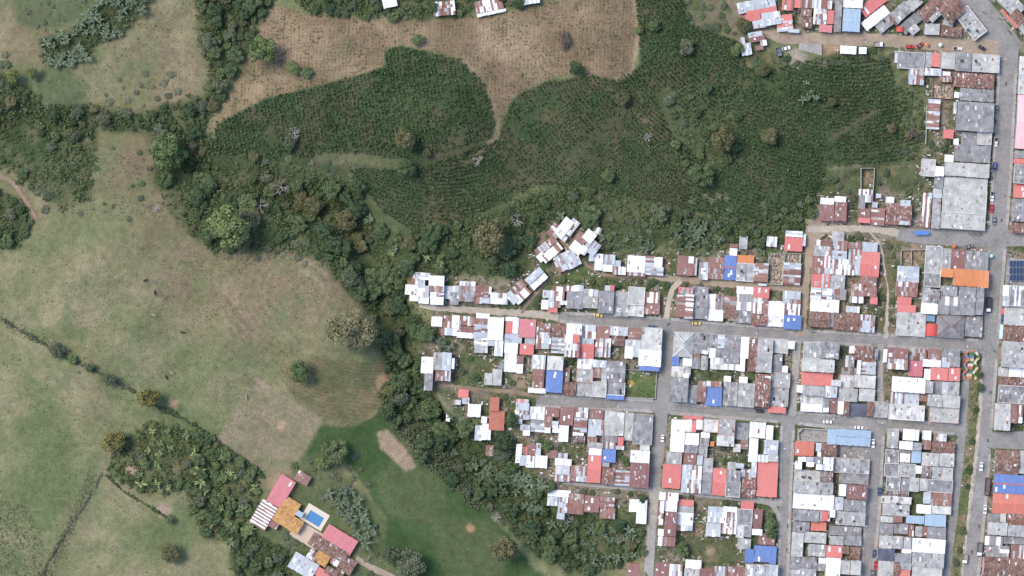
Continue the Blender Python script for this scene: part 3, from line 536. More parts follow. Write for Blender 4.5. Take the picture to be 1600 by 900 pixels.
HOUSES = '''
# house row above the west dirt street
633 445 643 460 W;643 446 670 465 RWS;643 427 655 446 RS;648 426 672 437 SW;653 438 664 449 S;640 461 654 470 W;654 464 670 474 W
670 431 694 447 W;671 447 691 457 R;690 447 694 456 S;672 457 693 467 RW;672 467 693 476 W
694 447 708 467 S;708 447 717 457 SR;703 457 717 476 D
718 440 743 447 SW;717 447 742 471 RRD
742 446 764 464 R;742 464 753 474 RS;753 465 765 474 S;764 448 768 460 S
766 458 792 466 WRS;766 466 793 475 WS
# diagonal pair beside the lower footpath
c 811 448 24 13 R -42;c 815 461 28 15 WWR -42;c 800 465 12 20 S -42
c 841.5 439 30 11 W -42;c 834.5 431 30 11 S -42
# diagonal cluster at the footpath bend
c 853 384 38 12 RRS -40;c 862 395 36 13 WWR -40;c 846 402 12 12 WS -40
c 867 361 18 22 RRW 38;c 881 356 16 32 W 38;c 893 355 14 26 SWR 38;c 880 371 12 10 SW 38
c 875 411 16 27 SR -25;c 893 404 23 28 S -25
c 901 387 20 15 W 38;c 908 373 19 17 R 38;c 921 369 17 17 W 38;c 925 386 21 21 SD 38;c 912 391 12 12 SW 38
c 933 360 13 10 WD 20
# house row right of the footpath bend
920 398 929 408 S;929 397 942 422 W;942 398 956 413 SD;942 413 957 424 W;956 398 961 413 S
957 407 970 416 S;957 417 978 429 SWR
980 400 1008 426 W;980 426 1008 431 SR
1008 400 1022 417 RS;1022 402 1035 417 WS;1008 417 1036 430 SD
# house row along the upper dirt road
1058 400 1084 430 r;1076 401 1084 411 W;1084 403 1089 430 SR
1092 410 1106 437 SWD
1106 402 1131 436 R
1131 399 1150 437 B;1140 388 1152 399 W;1141 381 1153 387 R
1152 399 1178 411 O;1151 412 1178 439 G
1155 369 1168 389 G
1178 411 1200 440 RRS
1200 396 1224 445 U;1226 396 1251 411 U;1224 411 1251 445 RRS
1198 370 1214 385 SW
1226 371 1254 392 C;1228 361 1254 370 SW;1254 366 1259 384 S
# house row under the coffee field edge
1280 319 1303 345 r;1282 310 1303 319 W
1304 307 1322 316 W;1304 316 1323 345 r
1342 296 1364 305 RWS;1352 305 1364 316 RWS;1342 305 1352 326 D;1342 326 1360 341 r;1341 341 1360 348 C
1361 325 1382 352 RRW
1363 316 1371 324 S;1369 303 1377 309 S
1384 308 1397 318 W;1384 318 1424 351 KR
1406 313 1422 351 S
# upper block beside the weedy open lot
1276 375 1282 384 W;1282 375 1300 384 R;1272 384 1291 400 G;1291 384 1300 400 SR
1300 362 1319 376 G;1297 376 1324 392 SR;1298 392 1323 405 S
1325 379 1346 388 R;1326 388 1346 408 RS;1335 408 1345 430 S
1347 379 1371 394 S;1344 394 1374 432 C;1343 432 1370 449 R
1269 400 1288 427 R;1288 400 1297 419 CW;1288 419 1297 428 S
1297 405 1335 429 RRSW
1268 428 1284 450 C;1284 428 1297 450 SC;1297 430 1320 452 G
# row above taxi street, left stretch
846 469 857 483 W;848 454 866 465 S;857 465 866 480 S;866 448 882 470 RW;866 470 876 480 RW;856 480 871 488 C;876 470 886 476 W
882 447 896 455 RW;896 446 903 455 W;903 446 912 455 S;885 455 911 482 D
912 452 935 464 G;920 452 926 463 W;926 453 935 463 S;911 464 934 481 G
935 455 959 489 D;945 446 953 454 S;953 446 960 454 P
960 455 982 494 G;969 453 978 461 R;970 461 975 469 W
982 449 1007 476 g;981 476 1006 494 w
1008 457 1031 473 RW;1007 473 1031 491 R
# row above taxi street, right stretch
1060 449 1083 459 GC;1057 460 1070 495 R;1070 460 1083 498 RRW
1082 448 1107 457 D;1082 457 1106 498 D
1106 460 1118 483 W;1118 461 1130 483 DR;1105 483 1130 501 W
1130 463 1151 480 RD;1130 480 1153 498 K
1151 448 1177 459 W;1151 459 1177 485 WD;1153 485 1177 505 D
1177 449 1202 466 C;1177 466 1200 490 RW;1175 490 1199 508 KR
1199 471 1225 510 W
1223 455 1251 467 S;1234 467 1251 475 R;1223 467 1234 475 S;1226 475 1250 493 RW;1224 493 1252 514 B
# lower block beside the weedy open lot
1267 450 1300 467 RSW;1266 468 1311 487 W
1264 487 1297 511 K;1297 488 1303 511 D
1300 452 1322 468 RD
1303 490 1318 515 K
1318 489 1341 517 K
1322 479 1343 488 WS
1331 444 1349 463 WR;1328 463 1349 473 WD;1349 450 1370 463 R;1360 463 1371 475 C
1341 492 1367 519 SSR
# corner block with the long orange roof
1402 416 1418 441 S;1418 416 1436 441 S
1400 441 1434 463 RRW
1402 464 1424 477 C;1402 477 1431 488 C
1401 488 1447 507 g;1400 507 1446 525 g
1446 385 1471 427 G;1444 427 1469 448 D
1441 449 1453 474 G;1453 452 1468 474 KD;1439 474 1465 490 W
1471 388 1486 420 G
1486 390 1508 421 r
1508 393 1544 422 D
1471 420 1490 433 O;1490 421 1528 447 O;1528 423 1545 449 O
1470 447 1496 462 D;1467 462 1500 477 WD;1465 477 1496 491 D
1497 449 1524 492 D;1525 449 1537 492 D
1448 491 1461 502 b
1447 506 1466 525 X
1463 491 1507 528 H
1508 494 1535 526 D
# row below taxi street, left stretch
674 495 691 510 W
691 493 706 501 R;692 501 706 512 WR;706 493 718 512 W;694 512 714 524 WS;689 513 694 524 R
717 494 734 508 RW;714 510 741 520 R;714 520 740 528 W;734 496 742 509 R
744 490 765 497 W;741 497 762 507 R;741 507 762 528 RS;741 528 762 540 SW;741 540 762 551 G
762 496 787 514 W;762 514 786 531 W;773 531 786 556 WS;762 531 773 540 S
790 496 811 502 W;790 502 811 521 C;801 503 810 521 W;811 499 837 527 P;789 522 815 536 S;788 536 809 552 W
820 528 836 538 G;812 538 834 554 C
788 552 807 581 W;807 556 818 567 R;807 569 817 583 W
838 502 846 545 RW;846 505 860 520 RW;846 520 861 545 SRW
861 506 884 527 KR;862 527 882 552 SSWD
885 506 909 523 W;883 523 895 536 W;895 523 906 536 C;882 537 905 558 RSW
909 508 931 518 S;908 518 931 529 RW;906 529 928 538 S;905 538 928 561 C
932 510 953 528 R;930 528 954 558 RSW
953 511 981 524 S;955 525 976 540 K
982 512 1001 530 R;977 531 1002 541 S;976 541 989 560 W;989 541 1000 558 S
1002 512 1034 547 w;998 547 1033 572 W;998 573 1030 579 B
# row left of the fenced garden
831 555 852 577 SW;832 577 850 607 R;825 607 853 614 W
855 557 880 578 w;853 578 879 613 B
880 575 890 597 R;879 597 900 618 K
902 561 926 577 SW;901 577 926 597 G;901 598 926 619 G
927 563 948 574 S;927 574 940 590 R;940 575 948 597 G;926 597 947 620 g
948 565 977 597 D;947 597 976 617 D;947 617 975 624 B
# scattered huts by the wooded ravine
658 558 677 583 W;677 551 691 578 G;691 551 705 579 S;680 580 704 595 SR;663 583 676 610 D;705 560 710 576 W
757 583 769 601 g;769 577 784 602 g;778 566 787 577 D
716 609 732 621 C;722 621 733 631 S;708 625 720 632 RS
731 632 751 651 W
765 621 780 642 T;764 642 788 672 T
# row below taxi street, right of garden
1052 519 1083 558 J;1050 558 1061 571 B;1061 561 1067 573 D;1067 560 1081 572 W;1049 573 1079 589 w
1083 521 1106 553 D;1081 553 1094 558 R;1081 559 1094 576 D;1097 543 1107 553 W;1095 556 1106 578 GD
1106 523 1121 543 D;1121 523 1132 544 S;1108 544 1118 559 W;1118 545 1132 558 D;1110 559 1131 569 WS;1110 569 1131 577 w
1132 524 1156 568 D;1130 569 1156 578 WG
1157 527 1170 560 W;1156 560 1164 580 W
1170 528 1184 580 KR
1184 530 1208 553 G;1182 553 1206 582 G
1209 530 1232 552 g;1232 533 1242 545 W;1207 554 1222 582 D;1222 572 1231 582 W
# back row right of the fenced garden
1047 590 1075 628 D;1068 584 1076 590 W
1076 602 1090 610 D;1075 610 1089 630 D
1090 596 1103 628 RRK
1104 596 1127 604 SR;1102 604 1128 634 B
1131 588 1142 597 W;1130 597 1152 634 DG
1155 589 1168 599 W;1153 599 1179 636 G
1180 585 1203 636 KR;1195 588 1204 597 W
1204 583 1234 605 G;1203 605 1232 635 G;1200 636 1228 645 C
# block with the skylit coral roof
1256 535 1282 560 G;1282 535 1312 546 D;1281 546 1311 560 D;1295 553 1303 560 W
1253 561 1304 581 g
1252 582 1301 602 C;1281 585 1301 588 W;1281 596 1298 599 W
1245 602 1254 613 W;1254 603 1289 618 G;1289 604 1308 621 S;1299 594 1314 603 w
1250 619 1286 630 w;1251 631 1285 643 W;1286 621 1296 636 D;1286 637 1295 644 W
1296 621 1309 645 r;1309 626 1321 647 W
1327 541 1335 552 W;1335 541 1365 562 KR;1321 556 1335 574 wD;1366 545 1372 562 D
1339 563 1345 585 W;1345 563 1368 585 SSR;1315 575 1338 585 DK
1312 586 1334 606 w;1335 587 1368 606 w
1310 607 1340 627 G;1342 608 1367 627 g
1318 628 1327 650 K;1327 631 1355 650 N;1355 628 1365 650 K
1366 628 1387 652 G
# block beside the painted steps
1380 546 1386 566 W;1386 544 1419 560 r;1387 560 1419 577 SWR
1420 564 1442 588 P;1420 545 1448 563 GR
1450 545 1470 562 R;1442 562 1470 573 W;1471 545 1500 558 D;1471 558 1484 574 RS;1484 558 1500 573 D
1444 577 1454 594 W;1454 575 1481 594 C;1482 575 1500 595 C
1394 590 1446 613 W;1447 596 1458 614 G
1458 596 1472 616 D;1472 597 1482 616 S;1482 597 1499 617 G
1392 613 1413 631 RRSW;1413 615 1436 633 S;1436 615 1450 627 RD
1450 617 1472 635 G;1472 618 1500 637 g
1389 633 1444 656 w;1452 636 1498 660 g
# row left of the steep paved lane
806 624 826 630 CS;806 630 827 641 S;805 641 827 655 RSW;806 655 816 662 S;813 664 828 672 S;817 672 828 680 W
828 636 851 655 SW;829 655 851 675 SSD
851 637 874 651 r;851 651 863 667 R;863 658 872 669 S;851 668 860 676 W
875 636 896 664 r;873 665 888 690 W;863 670 873 676 W
897 637 919 652 RSW;897 653 917 675 SR;895 676 912 681 W;896 681 914 691 KD
921 640 943 654 r;919 655 932 682 S;932 655 943 680 RS
944 643 968 681 g;968 645 975 681 w;941 682 964 691 D;965 683 974 697 C
976 645 989 688 g;990 648 1019 694 D;1000 695 1015 703 w
# middle rows above the grassy lane
806 694 815 723 W;815 698 824 711 CR;824 695 837 711 R;812 712 822 727 S;822 712 835 730 WR;837 693 845 711 S;836 712 855 731 W
858 704 871 716 RW;872 708 887 716 SR
918 683 933 691 R;918 692 942 700 GR;943 691 962 701 RS;962 697 975 702 S
920 701 940 711 W;918 712 939 754 C
941 702 962 722 B;940 723 952 729 G
985 704 1015 723 W;984 724 1014 762 r
# lowest row above the grassy lane
867 717 893 727 W;868 728 890 741 S;867 741 890 752 RS
891 728 917 752 RRS
940 731 960 757 KR
961 735 984 759 RRS
# huts among bushes left of terracotta roof
742 665 753 688 SW;753 662 767 687 W
752 651 761 661 W
759 696 771 712 R
697 646 703 658 W
# row below the grassy lane
856 766 892 776 W;855 776 871 790 S;872 777 887 801 RSW;870 802 882 811 S
888 772 912 803 R
913 775 936 800 r
937 777 961 784 R;935 785 959 793 RS;937 794 961 810 R
983 781 1011 800 W;994 800 1010 818 W
# upper rows behind the white corner roof
1068 650 1098 655 C;1048 656 1070 706 W;1070 656 1081 674 W;1081 657 1088 675 C;1088 656 1098 671 W;1070 677 1092 695 W;1070 696 1090 708 D
1099 655 1122 675 w;1095 676 1109 684 W;1093 685 1108 697 D;1091 698 1105 715 G;1110 690 1116 697 O
1123 655 1148 680 G;1120 681 1147 697 w
1149 661 1170 687 D;1158 688 1169 702 RK;1146 694 1157 706 w
1171 660 1196 684 W;1197 665 1208 687 W;1170 685 1184 722 W
1194 688 1216 710 S;1184 711 1200 722 S;1200 711 1216 721 g
# lower rows behind the white corner roof
1041 706 1065 725 G;1035 726 1064 763 C
1068 708 1088 726 R;1065 727 1096 770 SSWR;1089 712 1098 726 S
1099 716 1114 738 G;1097 739 1112 772 D
1113 732 1134 774 C
1137 722 1150 734 G;1150 724 1162 732 S;1135 735 1157 752 gD;1134 753 1156 776 D
1158 733 1173 745 RSW;1174 721 1182 746 S;1157 746 1181 777 KR
1183 722 1215 776 C
# houses right of the pale concrete lane
1030 770 1060 782 WWR;1038 783 1058 799 WS;1027 783 1037 820 RW;1038 800 1057 838 r;1028 827 1037 837 W;1028 839 1055 853 WWR
1060 781 1084 790 C;1059 791 1084 800 G;1058 801 1083 821 W;1057 822 1071 829 RW;1071 822 1082 829 S
1106 792 1129 816 S;1103 817 1126 838 S
1130 792 1152 800 W;1128 801 1151 834 SWR
1158 783 1178 795 C;1153 796 1175 821 D;1150 822 1162 840 w;1162 822 1174 839 D;1152 842 1173 858 G
1177 796 1191 826 r;1175 827 1191 836 W
1186 834 1211 851 r
1164 858 1178 879 B;1178 853 1203 878 B;1203 854 1213 881 B
# bottom edge beside the pale concrete lane
979 881 1007 902 r
1024 879 1046 902 r;1046 882 1066 902 RSW
1071 875 1096 888 W;1069 889 1093 902 g
1094 889 1113 902 r;1113 885 1136 902 RSG
1137 886 1164 902 R
1165 882 1194 902 GSW;1195 883 1215 902 gS
# left column under the blue terrace
1242 690 1272 712 c;1275 692 1283 705 S;1277 706 1283 713 W
1247 714 1260 721 W;1261 714 1271 721 S;1242 722 1253 733 W;1260 722 1272 729 W;1272 714 1285 725 D;1286 715 1302 735 WS;1275 726 1285 734 W
1241 735 1282 752 g;1283 735 1301 756 KD
1240 753 1302 771 G
1239 772 1303 796 W
1240 797 1280 814 D;1281 799 1297 814 GC;1297 797 1305 808 W
1239 815 1265 831 D;1267 815 1291 829 c
1237 832 1255 870 g;1256 832 1291 848 g;1263 851 1290 869 G
1235 871 1253 889 D;1253 871 1276 888 D;1279 872 1290 880 W
1233 890 1250 902 G;1250 889 1275 902 G;1276 881 1289 892 D
# right column under the blue terrace
1293 671 1306 694 L;1306 672 1361 683 L;1306 684 1360 696 L
1284 693 1308 714 K
1303 717 1358 739 GD
1311 740 1357 756 D
1311 757 1322 775 W;1323 758 1355 780 r
1304 777 1318 797 S;1319 781 1353 799 D
1306 800 1352 821 G
1296 823 1346 837 D;1296 838 1318 851 G;1319 838 1346 852 D
1291 853 1316 871 C;1316 854 1327 865 K;1328 855 1344 875 K
1290 872 1313 902 W;1313 876 1328 897 g;1329 876 1345 898 g
# left column beside the weedy median
1387 670 1404 700 G;1411 671 1436 688 W;1405 690 1426 702 W;1427 692 1440 703 G
1384 703 1404 724 D;1405 703 1423 708 D;1406 709 1422 722 W;1424 704 1439 723 L
1382 725 1404 744 D;1405 725 1430 745 G;1430 728 1440 740 W
1385 746 1406 766 D;1407 747 1421 768 D;1421 747 1436 768 g
1382 768 1420 775 KD;1377 776 1424 787 w
1379 788 1421 806 G;1376 807 1395 816 g;1395 807 1410 816 R
1375 818 1396 836 D;1397 819 1419 834 D;1420 820 1428 838 RW
1374 837 1393 857 g;1393 838 1411 857 G;1412 840 1424 857 G
1371 858 1398 876 N;1398 865 1424 879 D;1409 858 1424 864 W
1372 877 1396 902 g;1396 880 1405 902 K;1406 880 1424 890 G;1405 891 1422 902 C
# right column beside the weedy median
1441 673 1455 687 W;1441 688 1455 702 WR;1459 678 1479 689 RSW
1456 690 1492 708 K
1440 708 1467 728 g;1468 709 1491 729 g
1440 729 1455 746 KD;1456 730 1471 748 G;1471 731 1489 750 g
1437 748 1448 767 g;1449 750 1488 769 D
1443 769 1454 787 S;1455 770 1487 790 R
1432 789 1455 802 W;1456 791 1486 803 w
1416 806 1444 818 L;1445 804 1478 822 L
1430 823 1441 838 G;1441 823 1449 838 r;1449 824 1478 842 D
1425 842 1477 864 W
1425 865 1475 886 G;1425 887 1472 902 g
# column across the lower avenue
1573 404 1602 446 D
1567 446 1577 462 W;1578 447 1602 478 DW;1567 463 1577 478 S
1569 479 1602 508 g
1567 509 1602 533 K
1567 534 1602 574 G
1560 575 1575 588 g;1576 575 1602 589 W
1560 590 1602 602 K
1560 603 1602 630 D
1554 631 1579 672 g;1580 632 1589 661 R;1589 633 1598 661 RW
1555 704 1592 741 K;1593 704 1602 740 G
1553 742 1602 771 B
1551 771 1602 803 c
1544 803 1563 816 D;1563 803 1572 816 g;1573 803 1602 821 KR
1544 817 1574 836 g;1575 821 1602 838 G
1539 838 1567 852 WD;1568 839 1602 850 D
1541 853 1577 870 D;1562 859 1577 864 W
1579 852 1602 880 SRW
1537 872 1602 902 K
# house row above the top dirt road
c 1182 8 60 17 S -11;c 1190 18 48 8 C -11;c 1176 27 24 11 C -11;c 1205 29 30 20 S -9;c 1186 37 20 13 S -9;c 1226 36 24 26 SCW -5;c 1240 48 18 5 S 4
1222 0 1240 16 CR;1241 0 1254 12 CR
1255 0 1300 13 WRS;1252 14 1268 25 R;1252 26 1269 44 K;1271 14 1292 38 SRW;1280 39 1300 50 P;1293 17 1303 37 C
1304 0 1315 50 D
1318 -4 1348 12 W;1317 14 1344 49 L
c 1364 7 42 18 C -38;c 1368 28 46 15 W -38;c 1382 37 28 18 D -38;c 1397 32 6 18 K -38
c 1408 19 32 20 GD -42;c 1428 4 22 18 G -42
c 1425 34 42 16 D -42;c 1428 46 16 12 g -42
c 1454 16 38 22 K -42;c 1486 14 34 34 K -42;c 1462 25 22 8 G -42
1445 37 1468 54 g
1469 42 1503 57 K;c 1482 35 16 11 G 20
c 1517 36 50 24 G 52
1401 42 1412 50 X
c 1580 6 40 24 G 48;c 1590 27 22 18 K 48;c 1606 44 30 20 G 48;c 1577 29 38 4 c 48
# sheds below the top dirt road
c 1180 54 22 8 S -10;c 1183 61 24 7 r -10;c 1160 64 8 10 RS -10;c 1166 77 16 18 S -10;c 1193 67 10 8 SW -10;c 1187 75 12 6 r -10
1313 72 1338 84 W
1342 74 1354 84 W
# column between coffee field and upper avenue
1403 82 1444 107 D;1398 83 1402 98 RS;1420 109 1444 132 SSR
1446 82 1456 105 G;1456 83 1469 104 C;1445 107 1471 118 S
1470 82 1492 107 g;1473 112 1485 118 W
1493 82 1518 111 D;1519 85 1562 113 g
1490 115 1553 137 KKR
1468 119 1488 128 KR
1456 132 1489 154 U
1450 155 1468 202 RRS
1491 144 1499 153 W;1490 160 1495 178 S;1500 139 1553 158 D
1496 160 1553 205 D
1474 203 1490 216 C;1502 207 1526 226 D;1527 207 1549 226 g;1490 217 1498 226 W
1491 227 1548 253 D;1476 242 1490 253 W
1440 249 1461 275 g;1461 260 1475 275 W;1476 255 1546 276 g
1460 276 1474 294 D;1458 295 1472 309 S;1456 310 1469 357 G
1475 278 1543 296 g;1473 297 1541 333 g;1470 334 1539 358 g
1441 302 1455 355 RRSW
# column across the upper avenue
1592 88 1606 147 w;1588 148 1606 232 p
1586 236 1606 247 D;1585 248 1606 256 C;1585 258 1606 286 D
1584 288 1606 309 C
1582 311 1606 346 D
1580 349 1606 364 K
# roofs above the ploughed brown field
c 609 4 22 14 W -12
c 694 13 34 22 DRW -5
c 764 8 44 18 RRW -12;c 768 20 46 4 W -12
c 828 1 30 10 S -10
# farm compound around the swimming pool
c 439 768 26 48 P 31
c 412 804 27 43 RWW 31;c 427 820 16 10 r 31
c 454 791 26 21 o 31;c 450 814 46 22 o 31;c 468 803 11 8 L 31
c 530 844 53 27 P 31
c 513 857 64 20 K 31;c 489 868 17 14 KRW 31;c 531 894 14 12 K 31;c 503 873 22 18 o 31;c 542 883 24 24 K 31;c 524 877 14 13 RW 31;c 518 894 20 12 K 31
c 474 884 42 26 S 31;c 504 897 22 14 C 31
c 473 747 23 16 Rr 31
'''

# ------------------------------------------------------------------ houses
ORD = ['first', 'second', 'third', 'fourth', 'fifth', 'sixth', 'seventh', 'eighth', 'ninth', 'tenth', 'eleventh', 'twelfth', 'thirteenth', 'fourteenth', 'fifteenth', 'sixteenth', 'seventeenth', 'eighteenth', 'nineteenth', 'twentieth']
# code: (words, colour, jitter, rust low/high, material, strip width, piece length)
CODE = {
 'W': ('white sheet', (0.83, 0.835, 0.835), 0.05, (0.0, 0.14), 'sheet', 1.0, 3.4),
 'S': ('silver tin', (0.47, 0.51, 0.55), 0.10, (0.0, 0.34), 'sheet', 0.95, 2.6),
 'R': ('rusty tin', (0.27, 0.135, 0.11), 0.28, (0.45, 0.95), 'sheet', 0.95, 2.6),
 'r': ('dark rust-red tin', (0.235, 0.105, 0.095), 0.12, (0.2, 0.6), 'sheet', 0.95, 3.5),
 'G': ('grey fibre-cement', (0.40, 0.395, 0.385), 0.11, (0, 0), 'fibre', 1.05, 1.8),
 'g': ('pale grey', (0.49, 0.485, 0.46), 0.06, (0, 0), 'slab', 1.05, 2.4),
 'D': ('dark grey', (0.285, 0.28, 0.285), 0.12, (0, 0), 'fibre', 1.05, 1.8),
 'w': ('cream white', (0.62, 0.61, 0.58), 0.06, (0, 0), 'slab', 1.6, 2.6),
 'N': ('slate blue', (0.12, 0.13, 0.17), 0.08, (0, 0), 'fibre', 1.05, 2.4),
 'K': ('brown clay-tile', (0.225, 0.14, 0.115), 0.32, (0, 0), 'tile', 0.5, 1.0),
 'o': ('tan clay-tile', (0.49, 0.275, 0.115), 0.16, (0, 0), 'tile', 0.5, 1.0),
 'C': ('coral red', (0.62, 0.18, 0.16), 0.03, (0, 0.02), 'sheet', 1.0, 9),
 'P': ('pink', (0.56, 0.175, 0.2), 0.04, (0, 0.05), 'sheet', 1.0, 9),
 'p': ('pale pink', (0.80, 0.52, 0.54), 0.03, (0, 0), 'sheet', 1.0, 9),
 'B': ('blue', (0.105, 0.195, 0.47), 0.05, (0, 0.02), 'sheet', 1.0, 9),
 'L': ('pale blue', (0.33, 0.455, 0.58), 0.05, (0, 0.02), 'sheet', 1.0, 9),
 'b': ('steel blue', (0.14, 0.27, 0.40), 0.05, (0, 0.1), 'sheet', 1.0, 9),
 'O': ('orange', (0.63, 0.222, 0.08), 0.06, (0, 0.05), 'sheet', 1.0, 9),
 'c': ('salmon', (0.59, 0.18, 0.128), 0.05, (0, 0.03), 'sheet', 1.0, 9),
 'T': ('terracotta', (0.41, 0.12, 0.072), 0.04, (0, 0.0), 'sheet', 1.0, 9),
 'X': ('red vaulted', (0.58, 0.06, 0.05), 0.03, (0, 0.0), 'sheet', 1.0, 9),
 'U': ('fallen rubble', (0.36, 0.29, 0.23), 0.45, (0, 0), 'tile', 0.7, 0.9),
 'H': ('dark grey hip', (0.25, 0.24, 0.245), 0.06, (0, 0), 'fibre', 1.05, 1.8),
 'J': ('pale hip', (0.43, 0.43, 0.42), 0.05, (0, 0), 'fibre', 1.05, 1.8),
}
WALLC = [(0.55, 0.52, 0.47), (0.62, 0.58, 0.5), (0.48, 0.33, 0.26), (0.4, 0.42, 0.4), (0.66, 0.6, 0.45), (0.36, 0.27, 0.22), (0.5, 0.55, 0.55), (0.6, 0.42, 0.36)]
def shade(code, r):
    _, c, j, ru, _, _, _ = CODE[code]
    k = 1 + r.uniform(-j, j)
    if code in 'RSWK' and r.random() < 0.2: k *= r.uniform(0.78, 1.15)
    h = [r.uniform(-0.04, 0.04) * j * 3 for _ in range(3)]
    rust = r.uniform(*ru)
    if code in 'GD' and r.random() < 0.07: k *= r.choice((0.62, 0.7, 1.4, 1.7))
    if code == 'w' and r.random() < 0.12: k *= r.choice((0.6, 0.75, 1.25))
    if code == 'R' and r.random() < 0.22: c = (0.44, 0.40, 0.39)
    if code == 'S' and r.random() < 0.12: c = (0.72, 0.74, 0.76)
    return tuple(min(0.86, max(0.02, c[i] * (k + h[i]))) for i in range(3)) + (rust,)

def parse(line):
    out = []
    for t in line.split(';'):
        q = t.split()
        if q[0] == 'c':
            cx, cy, w, h = map(float, q[1:5]); out.append((cx, cy, w, h, q[5], float(q[6])))
        else:
            x0, y0, x1, y1 = map(float, q[:4]); out.append(((x0 + x1) / 2, (y0 + y1) / 2, x1 - x0, y1 - y0, q[4], 3.6))
    return out
ROWS = []
for ln in HOUSES.strip().splitlines():
    if ln.startswith('#'): ROWS.append((ln[2:].strip(), []))
    elif ln.strip(): ROWS[-1][1].append(parse(ln))

OCC = []     # occupied rectangles (px) for keeping plants off the roofs
for _, hs in ROWS:
    for h in hs:
        for p in h: OCC.append(p)
FH = np.full((1000, 1700), 99.0); FR = np.full((1000, 1700), 99.0)      # clearance in px to roofs and to roads, origin (-50, -50)
for (cx_, cy_, w_, h_, c_, a_) in OCC:
    rr_ = math.hypot(w_, h_) / 2 + 9; i0, i1 = int(max(0, cx_ - rr_ + 50)), int(min(1700, cx_ + rr_ + 50)); j0, j1 = int(max(0, cy_ - rr_ + 50)), int(min(1000, cy_ + rr_ + 50))
    if i1 <= i0 or j1 <= j0: continue
    qx, qy = np.meshgrid(np.arange(i0, i1) - 50 - cx_, np.arange(j0, j1) - 50 - cy_); ca_, sa_ = math.cos(math.radians(a_)), math.sin(math.radians(a_))
    FH[j0:j1, i0:i1] = np.minimum(FH[j0:j1, i0:i1], np.maximum(np.abs(qx * ca_ + qy * sa_) - w_ / 2, np.abs(-qx * sa_ + qy * ca_) - h_ / 2))
for nm_, mt_, pts_ in ROADS:
    xs_ = [p[0] for p in pts_]; ys_ = [p[1] for p in pts_]; hw_ = sum(p[2] for p in pts_) / len(pts_) / 2
    i0, i1 = int(np.clip(min(xs_) + 20, 0, 1700)), int(np.clip(max(xs_) + 80, 0, 1700)); j0, j1 = int(np.clip(min(ys_) + 20, 0, 1000)), int(np.clip(max(ys_) + 80, 0, 1000))
    if i1 <= i0 or j1 <= j0: continue
    qx, qy = np.meshgrid(np.arange(i0, i1) - 50, np.arange(j0, j1) - 50)
    FR[j0:j1, i0:i1] = np.minimum(FR[j0:j1, i0:i1], segdist(qx, qy, [(p[0], p[1]) for p in pts_]) - hw_)
def free(x, y, m=1.5, road=True):
    j = np.clip(np.asarray(y, float) + 50, 0, 999).astype(int); i = np.clip(np.asarray(x, float) + 50, 0, 1699).astype(int)
    return (FH[j, i] > m) & ((FR[j, i] > m * 0.6) | (not road))

